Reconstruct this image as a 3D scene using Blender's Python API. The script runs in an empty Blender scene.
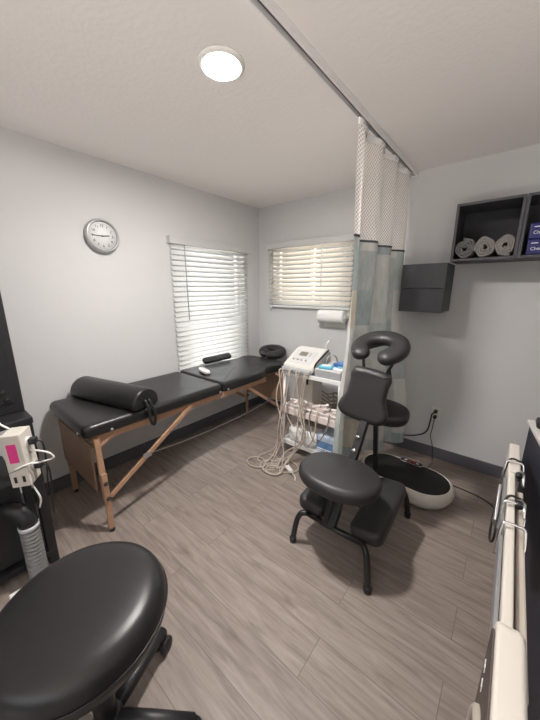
import bpy, bmesh, math, random
from mathutils import Vector, Matrix, Euler
random.seed(7)
S = bpy.context.scene
C = S.collection
PI = math.pi

# ------------------------------------------------------------------ camera
cam_d = bpy.data.cameras.new('camera')
cam = bpy.data.objects.new('camera', cam_d); C.objects.link(cam)
cam_d.sensor_fit = 'HORIZONTAL'; cam_d.sensor_width = 36.0
cam_d.lens = 293.36 * 36.0 / 540.0
cam_d.clip_start = 0.02
_yaw, _pitch = 0.687709, 0.233759
_f = Vector((-math.sin(_yaw)*math.cos(_pitch), math.cos(_yaw)*math.cos(_pitch), -math.sin(_pitch)))
_r = Vector((math.cos(_yaw), math.sin(_yaw), 0)); _u = _r.cross(_f)
cam.matrix_world = Matrix(((_r.x, _u.x, -_f.x, 0), (_r.y, _u.y, -_f.y, 0), (_r.z, _u.z, -_f.z, 1.501), (0, 0, 0, 1)))
S.camera = cam

# ------------------------------------------------------------------ world, exposure, light levels
W = bpy.data.worlds.new('world'); S.world = W; W.use_nodes = True
_n = W.node_tree.nodes; _l = W.node_tree.links        # pale sky above; glow below the horizon added to brighten the ceiling
_tc = _n.new('ShaderNodeTexCoord'); _sx = _n.new('ShaderNodeSeparateXYZ'); _l.new(_tc.outputs['Generated'], _sx.inputs[0])
_mr = _n.new('ShaderNodeMapRange'); _mr.inputs['From Min'].default_value = -1.0; _mr.inputs['From Max'].default_value = 1.0
_l.new(_sx.outputs['Z'], _mr.inputs['Value'])
_mx = _n.new('ShaderNodeValToRGB'); _l.new(_mr.outputs[0], _mx.inputs['Fac']); _e = _mx.color_ramp.elements
_e[0].position = 0.325; _e[0].color = (9.5, 9.0, 8.5, 1)           # z = -0.28: added glow, lights the ceiling from below
_e[1].position = 0.72; _e[1].color = (3.4, 3.5, 3.6, 1)
for _p, _c in ((0.37, (0.40, 0.39, 0.37, 1)), (0.60, (0.32, 0.33, 0.34, 1))):
    _k = _e.new(_p); _k.color = _c
_l.new(_mx.outputs[0], _n['Background'].inputs[0])
LAMP = 860.0            # emission of the ceiling downlight
S.view_settings.view_transform = 'Standard'
S.view_settings.look = 'None'
S.view_settings.exposure = 0.0
S.view_settings.gamma = 1.0
S.view_settings.use_curve_mapping = False

# ------------------------------------------------------------------ materials
def mat(name, col, rough=0.5, metal=0.0, bump=None, var=None, spec=None, emit=None, sub=None, coat=0.0):
    m = bpy.data.materials.new(name); m.use_nodes = True
    nt = m.node_tree; b = nt.nodes['Principled BSDF']
    b.inputs['Base Color'].default_value = (*col, 1); b.inputs['Roughness'].default_value = rough
    b.inputs['Metallic'].default_value = metal
    if coat: b.inputs['Coat Weight'].default_value = coat
    if spec is not None: b.inputs['Specular IOR Level'].default_value = spec
    tc = nt.nodes.new('ShaderNodeTexCoord')
    if var:
        sc, amt = var
        n = nt.nodes.new('ShaderNodeTexNoise'); n.inputs['Scale'].default_value = sc; n.inputs['Detail'].default_value = 4
        nt.links.new(tc.outputs['Object'], n.inputs['Vector'])
        mx = nt.nodes.new('ShaderNodeMix'); mx.data_type = 'RGBA'
        mx.inputs[6].default_value = tuple(c*(1-amt) for c in col) + (1,)
        mx.inputs[7].default_value = tuple(min(1, c*(1+amt)) for c in col) + (1,)
        nt.links.new(n.outputs['Fac'], mx.inputs[0]); nt.links.new(mx.outputs[2], b.inputs['Base Color'])
    if bump:
        sc, st = bump
        n2 = nt.nodes.new('ShaderNodeTexNoise'); n2.inputs['Scale'].default_value = sc; n2.inputs['Detail'].default_value = 3
        nt.links.new(tc.outputs['Object'], n2.inputs['Vector'])
        bp = nt.nodes.new('ShaderNodeBump'); bp.inputs['Strength'].default_value = st; bp.inputs['Distance'].default_value = 0.004
        nt.links.new(n2.outputs['Fac'], bp.inputs['Height']); nt.links.new(bp.outputs['Normal'], b.inputs['Normal'])
    if emit:
        b.inputs['Emission Color'].default_value = (*emit[0], 1); b.inputs['Emission Strength'].default_value = emit[1]
    return m

M = {}
M['wall'] = mat('wall_paint', (0.63, 0.625, 0.625), 0.85, bump=(60, 0.12), var=(3, 0.02))
M['ceiling'] = mat('ceiling_paint', (0.86, 0.82, 0.79), 0.9, bump=(45, 0.35))
M['base'] = mat('baseboard_vinyl', (0.105, 0.105, 0.122), 0.55)
M['leather'] = mat('black_vinyl', (0.016, 0.0155, 0.016), 0.34, bump=(300, 0.07), var=(30, 0.1), spec=0.38)
M['leather_gray'] = mat('charcoal_vinyl', (0.024, 0.0235, 0.024), 0.46, bump=(300, 0.07), var=(30, 0.1))
M['wood'] = mat('beech_wood', (0.38, 0.225, 0.14), 0.45, var=(25, 0.2))
M['panel_wood'] = mat('panel_wood', (0.25, 0.145, 0.09), 0.5, var=(10, 0.18))  # wood taken darker, partly to carry the shade on the near panel
M['black_metal'] = mat('black_metal', (0.012, 0.012, 0.013), 0.38)
M['black_plastic'] = mat('black_plastic', (0.015, 0.015, 0.017), 0.45)
M['dark_rack'] = mat('dark_rack', (0.014, 0.014, 0.016), 0.5)
M['white_plastic'] = mat('white_plastic', (0.78, 0.76, 0.72), 0.35)
M['ivory'] = mat('ivory_plastic', (0.66, 0.62, 0.56), 0.4, var=(8, 0.04))
M['white_metal'] = mat('white_metal', (0.80, 0.80, 0.79), 0.4)
M['pinkish_tray'] = mat('tray_plastic', (0.78, 0.70, 0.66), 0.45)
M['unit_grey'] = mat('unit_grey', (0.62, 0.60, 0.56), 0.42)
M['lcd'] = mat('lcd_grey', (0.20, 0.19, 0.15), 0.3)
M['grey_plastic'] = mat('grey_plastic', (0.36, 0.37, 0.38), 0.45)
M['light_grey'] = mat('light_grey', (0.55, 0.55, 0.55), 0.5)
M['chrome'] = mat('chrome', (0.75, 0.75, 0.76), 0.18, 1.0)
M['steel'] = mat('steel', (0.55, 0.55, 0.56), 0.35, 1.0)
M['silver'] = mat('silver_case', (0.42, 0.42, 0.43), 0.35, 0.6)
M['paper'] = mat('paper', (0.85, 0.84, 0.82), 0.9, bump=(120, 0.2))
M['cabinet'] = mat('cabinet_grey', (0.062, 0.062, 0.070), 0.55, var=(20, 0.06))
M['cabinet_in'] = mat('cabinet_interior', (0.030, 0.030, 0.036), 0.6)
M['towel'] = mat('towel_terry', (0.23, 0.215, 0.205), 0.95, bump=(320, 1.0), var=(60, 0.25))
M['towel_dark'] = mat('towel_terry_dark', (0.15, 0.145, 0.14), 0.95, bump=(320, 1.0), var=(60, 0.25))
M['navy'] = mat('navy_pack', (0.015, 0.020, 0.13), 0.35)
M['blue'] = mat('blue_card', (0.13, 0.27, 0.50), 0.5)
M['blue_dark'] = mat('blue_wrap', (0.05, 0.13, 0.36), 0.35)
M['cyan'] = mat('cyan_wrap', (0.10, 0.42, 0.58), 0.35)
M['print_white'] = mat('print_white', (0.85, 0.85, 0.85), 0.6)
M['print_black'] = mat('print_black', (0.02, 0.02, 0.02), 0.6)
M['pink'] = mat('pink_sticker', (0.75, 0.05, 0.27), 0.6)
M['red'] = mat('red_button', (0.55, 0.05, 0.05), 0.5)
M['lead'] = mat('lead_rubber', (0.47, 0.41, 0.35), 0.5)
M['lead_dark'] = mat('lead_rubber_dark', (0.26, 0.22, 0.18), 0.55)
M['cord'] = mat('black_cord', (0.012, 0.012, 0.012), 0.5)
M['hose'] = mat('grey_hose', (0.20, 0.195, 0.19), 0.45)
M['navy_side'] = mat('navy_laminate', (0.020, 0.022, 0.034), 0.6)
M['counter'] = mat('pale_counter', (0.62, 0.59, 0.57), 0.5)
M['brown_face'] = mat('brown_face', (0.085, 0.065, 0.058), 0.55)
M['tan'] = mat('tan_plastic', (0.48, 0.43, 0.37), 0.5)
M['mat_black'] = mat('ribbed_mat', (0.010, 0.009, 0.010), 0.7, bump=(150, 0.5))
M['clock_face'] = mat('clock_face', (0.74, 0.74, 0.73), 0.5)
M['window_frame'] = mat('window_frame', (0.75, 0.75, 0.74), 0.4)
M['diffuser'] = mat('lamp_diffuser', (1, 1, 1), 0.5, emit=((1.0, 0.96, 0.93), LAMP))
M['track'] = mat('track_white', (0.80, 0.78, 0.77), 0.4)
M['track_dark'] = mat('track_slot', (0.08, 0.08, 0.09), 0.5)

def floor_mat():
    m = bpy.data.materials.new('vinyl_planks'); m.use_nodes = True
    nt = m.node_tree; N = nt.nodes; Lk = nt.links; b = N['Principled BSDF']
    tc = N.new('ShaderNodeTexCoord')
    def brick(c1, c2, mortar):
        br = N.new('ShaderNodeTexBrick'); br.offset = 0.37; br.offset_frequency = 2
        br.inputs['Scale'].default_value = 1.0; br.inputs['Brick Width'].default_value = 1.22; br.inputs['Row Height'].default_value = 0.18
        br.inputs['Mortar Size'].default_value = 0.0016; br.inputs['Mortar Smooth'].default_value = 0.3; br.inputs['Bias'].default_value = 0.0
        br.inputs['Color1'].default_value = c1; br.inputs['Color2'].default_value = c2; br.inputs['Mortar'].default_value = mortar
        Lk.new(tc.outputs['Object'], br.inputs['Vector']); return br
    rnd = brick((0, 0, 0, 1), (1, 1, 1, 1), (0.5, 0.5, 0.5, 1))
    # per-plank offset of the grain
    add = N.new('ShaderNodeVectorMath'); add.operation = 'MULTIPLY_ADD'
    Lk.new(rnd.outputs['Color'], add.inputs[0]); add.inputs[1].default_value = (7, 5, 3); Lk.new(tc.outputs['Object'], add.inputs[2])
    mp = N.new('ShaderNodeMapping'); mp.inputs['Scale'].default_value = (2.4, 24, 1)
    Lk.new(add.outputs[0], mp.inputs['Vector'])
    n1 = N.new('ShaderNodeTexNoise'); n1.inputs['Scale'].default_value = 1.6; n1.inputs['Detail'].default_value = 8; n1.inputs['Roughness'].default_value = 0.62; n1.inputs['Distortion'].default_value = 0.6
    Lk.new(mp.outputs[0], n1.inputs['Vector'])
    mp2 = N.new('ShaderNodeMapping'); mp2.inputs['Scale'].default_value = (2.0, 5.5, 1); Lk.new(add.outputs[0], mp2.inputs['Vector'])
    n2 = N.new('ShaderNodeTexNoise'); n2.inputs['Scale'].default_value = 1.1; n2.inputs['Detail'].default_value = 3; Lk.new(mp2.outputs[0], n2.inputs['Vector'])
    rp = N.new('ShaderNodeValToRGB'); cr = rp.color_ramp
    cr.elements[0].position = 0.28; cr.elements[0].color = (0.172, 0.134, 0.114, 1)
    cr.elements[1].position = 0.72; cr.elements[1].color = (0.330, 0.272, 0.240, 1)
    e = cr.elements.new(0.5); e.color = (0.258, 0.210, 0.183, 1)
    Lk.new(n1.outputs['Fac'], rp.inputs['Fac'])
    rk = N.new('ShaderNodeValToRGB'); rk.color_ramp.elements[0].position = 0.25; rk.color_ramp.elements[0].color = (0.70, 0.66, 0.63, 1); rk.color_ramp.elements[1].position = 0.36; rk.color_ramp.elements[1].color = (1, 1, 1, 1)
    Lk.new(n2.outputs['Fac'], rk.inputs['Fac'])
    m1 = N.new('ShaderNodeMix'); m1.data_type = 'RGBA'; m1.blend_type = 'MULTIPLY'; m1.inputs[0].default_value = 1.0
    Lk.new(rp.outputs[0], m1.inputs[6]); Lk.new(rk.outputs[0], m1.inputs[7])
    tone = brick((0.92, 0.92, 0.92, 1), (1.07, 1.09, 1.08, 1), (0.62, 0.60, 0.58, 1))
    m2 = N.new('ShaderNodeMix'); m2.data_type = 'RGBA'; m2.blend_type = 'MULTIPLY'; m2.inputs[0].default_value = 1.0
    Lk.new(m1.outputs[2], m2.inputs[6]); Lk.new(tone.outputs['Color'], m2.inputs[7])
    Lk.new(m2.outputs[2], b.inputs['Base Color'])
    b.inputs['Roughness'].default_value = 0.5; b.inputs['Specular IOR Level'].default_value = 0.35
    bp = N.new('ShaderNodeBump'); bp.inputs['Strength'].default_value = 0.12; bp.inputs['Distance'].default_value = 0.003
    Lk.new(n1.outputs['Fac'], bp.inputs['Height']); Lk.new(bp.outputs[0], b.inputs['Normal'])
    return m
M['floor'] = floor_mat()

def slat_mat(col=(0.86, 0.87, 0.86)):
    m = bpy.data.materials.new('blind_slats'); m.use_nodes = True
    nt = m.node_tree; N = nt.nodes; b = N['Principled BSDF']
    b.inputs['Base Color'].default_value = (*col, 1); b.inputs['Roughness'].default_value = 0.5
    t = N.new('ShaderNodeBsdfTranslucent'); t.inputs[0].default_value = (*col, 1)
    mx = N.new('ShaderNodeMixShader'); mx.inputs[0].default_value = 0.25
    nt.links.new(b.outputs[0], mx.inputs[1]); nt.links.new(t.outputs[0], mx.inputs[2])
    nt.links.new(mx.outputs[0], N['Material Output'].inputs['Surface'])
    return m
M['slat'] = slat_mat(); M['slat_sunlit'] = slat_mat((0.94, 0.90, 0.82)); M['valance'] = mat('valance_paint', (0.60, 0.60, 0.59), 0.5)  # back blind's slats: warm sunlight put into their colour

def glass_mat():
    m = bpy.data.materials.new('window_glass'); m.use_nodes = True
    nt = m.node_tree; N = nt.nodes
    N.remove(N['Principled BSDF'])
    t = N.new('ShaderNodeBsdfTransparent'); g = N.new('ShaderNodeBsdfGlossy'); g.inputs['Roughness'].default_value = 0.02
    mx = N.new('ShaderNodeMixShader'); mx.inputs[0].default_value = 0.06
    nt.links.new(t.outputs[0], mx.inputs[1]); nt.links.new(g.outputs[0], mx.inputs[2]); nt.links.new(mx.outputs[0], N['Material Output'].inputs['Surface'])
    return m
M['glass'] = glass_mat()

def net_mat():
    m = bpy.data.materials.new('curtain_netting'); m.use_nodes = True
    nt = m.node_tree; N = nt.nodes; Lk = nt.links; b = N['Principled BSDF']
    b.inputs['Base Color'].default_value = (0.88, 0.83, 0.79, 1); b.inputs['Roughness'].default_value = 0.8
    uv = N.new('ShaderNodeUVMap')
    mp = N.new('ShaderNodeMapping'); mp.inputs['Scale'].default_value = (62, 62, 1); mp.inputs['Rotation'].default_value = (0, 0, PI/4)
    Lk.new(uv.outputs[0], mp.inputs['Vector'])
    v = N.new('ShaderNodeTexVoronoi'); v.inputs['Scale'].default_value = 1.0; v.inputs['Randomness'].default_value = 0.0; v.voronoi_dimensions = '2D'
    Lk.new(mp.outputs[0], v.inputs['Vector'])
    g = N.new('ShaderNodeMath'); g.operation = 'GREATER_THAN'; g.inputs[1].default_value = 0.36
    Lk.new(v.outputs['Distance'], g.inputs[0])
    mxm = N.new('ShaderNodeMath'); mxm.operation = 'MULTIPLY_ADD'; mxm.inputs[1].default_value = 0.48; mxm.inputs[2].default_value = 0.44
    Lk.new(g.outputs[0], mxm.inputs[0])
    tr = N.new('ShaderNodeBsdfTransparent'); mx = N.new('ShaderNodeMixShader')
    Lk.new(mxm.outputs[0], mx.inputs[0]); Lk.new(tr.outputs[0], mx.inputs[1])
    tl = N.new('ShaderNodeBsdfTranslucent'); tl.inputs[0].default_value = (0.9, 0.86, 0.82, 1)
    m2 = N.new('ShaderNodeMixShader'); m2.inputs[0].default_value = 0.35; Lk.new(b.outputs[0], m2.inputs[1]); Lk.new(tl.outputs[0], m2.inputs[2])
    Lk.new(m2.outputs[0], mx.inputs[2]); Lk.new(mx.outputs[0], N['Material Output'].inputs['Surface'])
    return m
M['net'] = net_mat()

def curtain_mat():
    m = bpy.data.materials.new('curtain_patchwork'); m.use_nodes = True
    nt = m.node_tree; N = nt.nodes; Lk = nt.links; b = N['Principled BSDF']
    uv = N.new('ShaderNodeUVMap')
    # squares of cloth print, each with its own tint
    sn = N.new('ShaderNodeVectorMath'); sn.operation = 'SNAP'; sn.inputs[1].default_value = (0.23, 0.25, 1)
    Lk.new(uv.outputs[0], sn.inputs[0])
    wn = N.new('ShaderNodeTexWhiteNoise'); wn.noise_dimensions = '2D'; Lk.new(sn.outputs[0], wn.inputs['Vector'])
    rp = N.new('ShaderNodeValToRGB'); rp.color_ramp.interpolation = 'CONSTANT'; cr = rp.color_ramp
    cols = [(0.0, (0.66, 0.67, 0.64)), (0.2, (0.42, 0.49, 0.49)), (0.36, (0.66, 0.61, 0.51)), (0.5, (0.55, 0.60, 0.58)), (0.68, (0.70, 0.69, 0.66)), (0.84, (0.50, 0.54, 0.54))]
    cr.elements[0].color = (*cols[0][1], 1); cr.elements[1].position = cols[1][0]; cr.elements[1].color = (*cols[1][1], 1)
    for p, c in cols[2:]:
        e = cr.elements.new(p); e.color = (*c, 1)
    Lk.new(wn.outputs['Value'], rp.inputs['Fac'])
    ns = N.new('ShaderNodeTexNoise'); ns.inputs['Scale'].default_value = 14; ns.inputs['Detail'].default_value = 6; ns.inputs['Roughness'].default_value = 0.7
    mpn = N.new('ShaderNodeMapping'); mpn.inputs['Scale'].default_value = (1.6, 0.45, 1); Lk.new(uv.outputs[0], mpn.inputs['Vector']); Lk.new(mpn.outputs[0], ns.inputs['Vector'])
    mx = N.new('ShaderNodeMix'); mx.data_type = 'RGBA'; mx.blend_type = 'OVERLAY'; mx.inputs[0].default_value = 0.6
    Lk.new(rp.outputs[0], mx.inputs[6]); Lk.new(ns.outputs['Fac'], mx.inputs[7])
    Lk.new(mx.outputs[2], b.inputs['Base Color']); b.inputs['Roughness'].default_value = 0.85
    tl = N.new('ShaderNodeBsdfTranslucent'); Lk.new(mx.outputs[2], tl.inputs[0])
    ms = N.new('ShaderNodeMixShader'); ms.inputs[0].default_value = 0.22
    Lk.new(b.outputs[0], ms.inputs[1]); Lk.new(tl.outputs[0], ms.inputs[2])
    tr = N.new('ShaderNodeBsdfTransparent'); m2 = N.new('ShaderNodeMixShader'); m2.inputs[0].default_value = 0.04
    Lk.new(ms.outputs[0], m2.inputs[1]); Lk.new(tr.outputs[0], m2.inputs[2]); Lk.new(m2.outputs[0], N['Material Output'].inputs['Surface'])
    return m
M['curtain'] = curtain_mat()

# ------------------------------------------------------------------ mesh helpers
def V(*a): return Vector(a)
def bm_new(): return bmesh.new()
def box(bm, lo, hi, bev=0.0, seg=2, mtx=None):
    t = bmesh.new()
    bmesh.ops.create_cube(t, size=1.0)
    lo, hi = Vector(lo), Vector(hi); s = hi-lo; c = (hi+lo)/2
    for v in t.verts: v.co = Vector((v.co.x*s.x, v.co.y*s.y, v.co.z*s.z)) + c
    if bev > 0:
        bmesh.ops.bevel(t, geom=list(t.edges), offset=min(bev, min(s)*0.49), segments=seg, affect='EDGES', profile=0.5)
    if mtx is not None: bmesh.ops.transform(t, matrix=mtx, verts=t.verts)
    merge(bm, t); return bm
def merge(bm, t):
    me = bpy.data.meshes.new('tmp'); t.to_mesh(me); t.free(); bm.from_mesh(me); bpy.data.meshes.remove(me)
def tube(bm, pts, r, n=10, cap=True, smooth=False, closed=False):
    pts = [Vector(p) for p in pts]
    if smooth: pts = spline(pts, 6, closed)
    rs = r if isinstance(r, (list, tuple)) else [r]*len(pts)
    m = len(pts); rings = []; prev = None
    for i, p in enumerate(pts):
        if closed: t = pts[(i+1) % m]-pts[i-1]
        else: t = (pts[min(i+1, m-1)]-pts[max(i-1, 0)])
        t.normalize()
        if prev is None:
            a = Vector((0, 0, 1)) if abs(t.z) < 0.9 else Vector((1, 0, 0))
            nx = t.cross(a).normalized()
        else:
            nx = (prev - t*prev.dot(t))
            nx = nx.normalized() if nx.length > 1e-6 else t.orthogonal().normalized()
        prev = nx; ny = t.cross(nx)
        rings.append([bm.verts.new(p + rs[i]*(math.cos(2*PI*k/n)*nx + math.sin(2*PI*k/n)*ny)) for k in range(n)])
    for i in range(m if closed else m-1):
        A, B = rings[i], rings[(i+1) % m]
        for k in range(n):
            f = bm.faces.new((A[k], A[(k+1) % n], B[(k+1) % n], B[k])); f.smooth = True
    if cap and not closed:
        bm.faces.new(rings[0][::-1]); bm.faces.new(rings[-1])
    return bm
def spline(P, k=6, closed=False):
    out = []; n = len(P)
    rng = range(n) if closed else range(n-1)
    for i in rng:
        p1, p2 = P[i], P[(i+1) % n]
        p0 = P[i-1] if (closed or i > 0) else p1*2-p2
        p3 = P[(i+2) % n] if (closed or i+2 < n) else p2*2-p1
        for j in range(k):
            t = j/k
            out.append(0.5*((2*p1)+(p2-p0)*t+(2*p0-5*p1+4*p2-p3)*t*t+(3*p1-p0-3*p2+p3)*t**3))
    if not closed: out.append(P[-1].copy())
    return out
def lathe(bm, prof, n=32, mtx=None):
    t = bmesh.new(); rings = []
    for r, z in prof:
        if r < 1e-6: rings.append([t.verts.new((0, 0, z))])
        else: rings.append([t.verts.new((r*math.cos(2*PI*k/n), r*math.sin(2*PI*k/n), z)) for k in range(n)])
    for A, B in zip(rings, rings[1:]):
        for k in range(n):
            a = [A[k % len(A)], A[(k+1) % len(A)], B[(k+1) % len(B)], B[k % len(B)]]
            u = []
            for v in a:
                if v not in u: u.append(v)
            if len(u) > 2:
                f = t.faces.new(u); f.smooth = True
    if len(rings[0]) > 1: t.faces.new(rings[0][::-1])
    if len(rings[-1]) > 1: t.faces.new(rings[-1])
    if mtx is not None: bmesh.ops.transform(t, matrix=mtx, verts=t.verts)
    merge(bm, t); return bm
def outline_normals(P):
    n = len(P); out = []
    for i in range(n):
        t = (P[(i+1) % n]-P[i-1]).normalized(); out.append(Vector((t.y, -t.x)))
    return out
def pad(bm, outline, thick, r, mtx=None, dome=0.0, rb=None, seg=5):
    """A cushion: CCW outline in XY, thickness along Z from 0, rounded edges, slightly domed top."""
    P = [Vector(p) for p in outline]; Nn = outline_normals(P); n = len(P)
    rb = r if rb is None else rb
    t = bmesh.new(); rings = []
    lay = []
    for k in range(seg+1):
        a = PI/2*k/seg; lay.append((rb*(1-math.sin(a)), rb*(1-math.cos(a))))
    for k in range(seg+1):
        a = PI/2*k/seg; lay.append((r*(1-math.cos(a)), thick-r+r*math.sin(a)))
    for ins, z in lay: rings.append([t.verts.new((P[i].x-Nn[i].x*ins, P[i].y-Nn[i].y*ins, z)) for i in range(n)])
    c = sum((Vector((v.co.x, v.co.y)) for v in rings[-1]), Vector((0, 0)))/n
    if dome > 0:
        base = [Vector((v.co.x, v.co.y)) for v in rings[-1]]
        for s in (0.82, 0.6, 0.35, 0.12):
            rings.append([t.verts.new((c.x+(p.x-c.x)*s, c.y+(p.y-c.y)*s, thick+dome*(1-s*s))) for p in base])
    for A, B in zip(rings, rings[1:]):
        for k in range(n):
            f = t.faces.new((A[k], A[(k+1) % n], B[(k+1) % n], B[k])); f.smooth = True
    t.faces.new(rings[0][::-1]); f = t.faces.new(rings[-1]); f.smooth = dome > 0
    if mtx is not None: bmesh.ops.transform(t, matrix=mtx, verts=t.verts)
    merge(bm, t); return bm
def ellipse(a, b, n=48, e=2.0, c=(0, 0)):
    out = []
    for k in range(n):
        t = 2*PI*k/n; ct, st = math.cos(t), math.sin(t)
        out.append((c[0]+a*math.copysign(abs(ct)**(2/e), ct), c[1]+b*math.copysign(abs(st)**(2/e), st)))
    return out
def rrect(x0, y0, x1, y1, r, seg=6):
    out = []
    for cx, cy, a0 in ((x1-r, y0+r, -PI/2), (x1-r, y1-r, 0), (x0+r, y1-r, PI/2), (x0+r, y0+r, PI)):
        for k in range(seg+1):
            a = a0+PI/2*k/seg; out.append((cx+r*math.cos(a), cy+r*math.sin(a)))
    return out
def closed_spline(P, k=6): return [(p.x, p.y) for p in spline([Vector((x, y, 0)) for x, y in P], k, True)]
def place(loc, normal, up=(0, 0, 1)):
    """matrix: local Z -> normal, local Y -> up projected"""
    z = Vector(normal).normalized(); y = Vector(up); y = (y-z*y.dot(z)).normalized(); x = y.cross(z)
    m = Matrix.Identity(4)
    for i in range(3): m[i][0], m[i][1], m[i][2], m[i][3] = x[i], y[i], z[i], loc[i]
    return m
def horseshoe(bm, R_, w, h, ang, mtx, rx=1.0, n=40, sec=14):
    """padded ring open at -Y: centre radius R_, cross-section w x h"""
    t = bmesh.new(); rings = []
    a0, a1 = -PI/2+ang, 1.5*PI-ang
    caps = 6
    pts = []
    for i in range(n+1):
        a = a0+(a1-a0)*i/n
        pts.append((Vector((rx*R_*math.cos(a), R_*math.sin(a), 0)), Vector((-rx*R_*math.sin(a), R_*math.cos(a), 0)).normalized(), 1.0))
    head = [(pts[0][0]-pts[0][1]*w*math.sin(PI/2*k/caps), pts[0][1], math.cos(PI/2*k/caps)) for k in range(caps, 0, -1)]
    tail = [(pts[-1][0]+pts[-1][1]*w*math.sin(PI/2*k/caps), pts[-1][1], math.cos(PI/2*k/caps)) for k in range(1, caps+1)]
    for p, tg, s in head+pts+tail:
        s = max(s, 0.08); nx = Vector((tg.y, -tg.x, 0))
        rings.append([t.verts.new(p+nx*w*s*math.copysign(abs(math.cos(2*PI*k/sec))**0.75, math.cos(2*PI*k/sec))+Vector((0, 0, h*s*math.copysign(abs(math.sin(2*PI*k/sec))**0.75, math.sin(2*PI*k/sec))))) for k in range(sec)])
    for A, B in zip(rings, rings[1:]):
        for k in range(sec):
            f = t.faces.new((A[k], A[(k+1) % sec], B[(k+1) % sec], B[k])); f.smooth = True
    t.faces.new(rings[0][::-1]); t.faces.new(rings[-1])
    bmesh.ops.transform(t, matrix=mtx, verts=t.verts); merge(bm, t); return bm
def prism(bm, poly, axis, a, b, bev=0.0):
    """extrude a 2-D polygon along an axis (0: poly=(y,z), 1: poly=(x,z), 2: poly=(x,y))"""
    t = bmesh.new()
    def co(p, v): return ((v, p[0], p[1]), (p[0], v, p[1]), (p[0], p[1], v))[axis]
    A = [t.verts.new(co(p, a)) for p in poly]; B = [t.verts.new(co(p, b)) for p in poly]
    n = len(poly)
    t.faces.new(A); t.faces.new(B[::-1])
    for k in range(n): t.faces.new((A[k], B[k], B[(k+1) % n], A[(k+1) % n]))
    if bev: bmesh.ops.bevel(t, geom=list(t.edges), offset=bev, segments=2, affect='EDGES', profile=0.5)
    merge(bm, t); return bm

def obj(name, bm, m, parent=None, smooth=None):
    bmesh.ops.recalc_face_normals(bm, faces=bm.faces)
    me = bpy.data.meshes.new(name); bm.to_mesh(me); bm.free()
    o = bpy.data.objects.new(name, me); C.objects.link(o)
    me.materials.append(M[m] if isinstance(m, str) else m)
    if parent is not None:
        o.parent = parent
        root = parent
        off = Vector((0, 0, 0))
        while root is not None: off += root.location; root = root.parent
        me.transform(Matrix.Translation(-off))           # shapes are written in room coordinates
    if smooth:
        for p in me.polygons: p.use_smooth = True
    return o
def recentre(o, loc):
    o.data.transform(Matrix.Translation(-Vector(loc))); o.location = loc; return o
def tag(o, label, cat, group=None):
    o['label'] = label; o['category'] = cat
    if group: o['group'] = group
    return o
def thing(name, label, cat, loc, group=None):
    o = bpy.data.objects.new(name, None); C.objects.link(o); o.location = loc; o.empty_display_size = 0.05
    return tag(o, label, cat, group)
def struct(name, bm, m, parent=None):
    o = obj(name, bm, m, parent)
    if parent is None: o['kind'] = 'structure'
    return o
def copy_tree(o, parent=None):
    c = o.copy(); C.objects.link(c)
    if parent is not None: c.parent = parent
    for ch in list(o.children): copy_tree(ch, c)
    return c
def rotz(a, about=(0, 0, 0)):
    t = Matrix.Translation(Vector(about)); return t @ Matrix.Rotation(a, 4, 'Z') @ t.inverted()
def text_bm(bm, s, size, mtx, depth=0.0006, align='CENTER'):
    cu = bpy.data.curves.new('t', 'FONT'); cu.body = s; cu.size = size; cu.extrude = depth; cu.align_x = align; cu.align_y = 'CENTER'
    o = bpy.data.objects.new('t', cu); C.objects.link(o)
    dg = bpy.context.evaluated_depsgraph_get(); me = bpy.data.meshes.new_from_object(o.evaluated_get(dg))
    bpy.data.objects.remove(o); bpy.data.curves.remove(cu)
    me.transform(mtx); bm.from_mesh(me); bpy.data.meshes.remove(me); return bm

# ------------------------------------------------------------------ room shell
XL, YB, H = -2.506, 2.836, 2.44
XR, YF = 1.55, -1.7
T = 0.14
def wall_with_hole(axis, v0, v1, a0, a1, h0, h1, z0, z1):
    bm = bm_new()
    def b(p0, p1, q0, q1):
        if axis == 0: box(bm, (v0, p0, q0), (v1, p1, q1))
        else: box(bm, (p0, v0, q0), (p1, v1, q1))
    b(a0, h0, 0, H); b(h1, a1, 0, H); b(h0, h1, 0, z0); b(h0, h1, z1, H)
    return bm
LW = (1.63, 2.57, 0.30, 1.94)      # left window y0 y1 z0 z1
BW = (-2.28, -1.30, 1.33, 1.99)    # back window x0 x1 z0 z1
struct('wall_left', wall_with_hole(0, XL-T, XL, YF, YB+T, LW[0], LW[1], LW[2], LW[3]), 'wall')
struct('wall_back', wall_with_hole(1, YB, YB+T, XL, XR+T, BW[0], BW[1], BW[2], BW[3]), 'wall')
struct('wall_right', box(bm_new(), (XR, YF, 0), (XR+T, YB, H)), 'wall')
struct('wall_front', wall_with_hole(1, YF-T, YF, XL-T, XR+T, -0.9, 1.4, -0.001, 2.15), 'wall')  # unseen wall; opening sized for the fill light let in from outside
struct('floor', box(bm_new(), (XL-T, YF, -0.1), (XR+T, YB+T, 0)), 'floor')
struct('ceiling', box(bm_new(), (XL-T, YF, H), (XR+T, YB+T, H+0.1)), 'ceiling')
struct('baseboard_left', box(bm_new(), (XL, YF, 0), (XL+0.012, YB, 0.105), 0.003), 'base')
struct('baseboard_back', box(bm_new(), (XL+0.012, YB-0.012, 0), (XR, YB, 0.105), 0.003), 'base')

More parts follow.
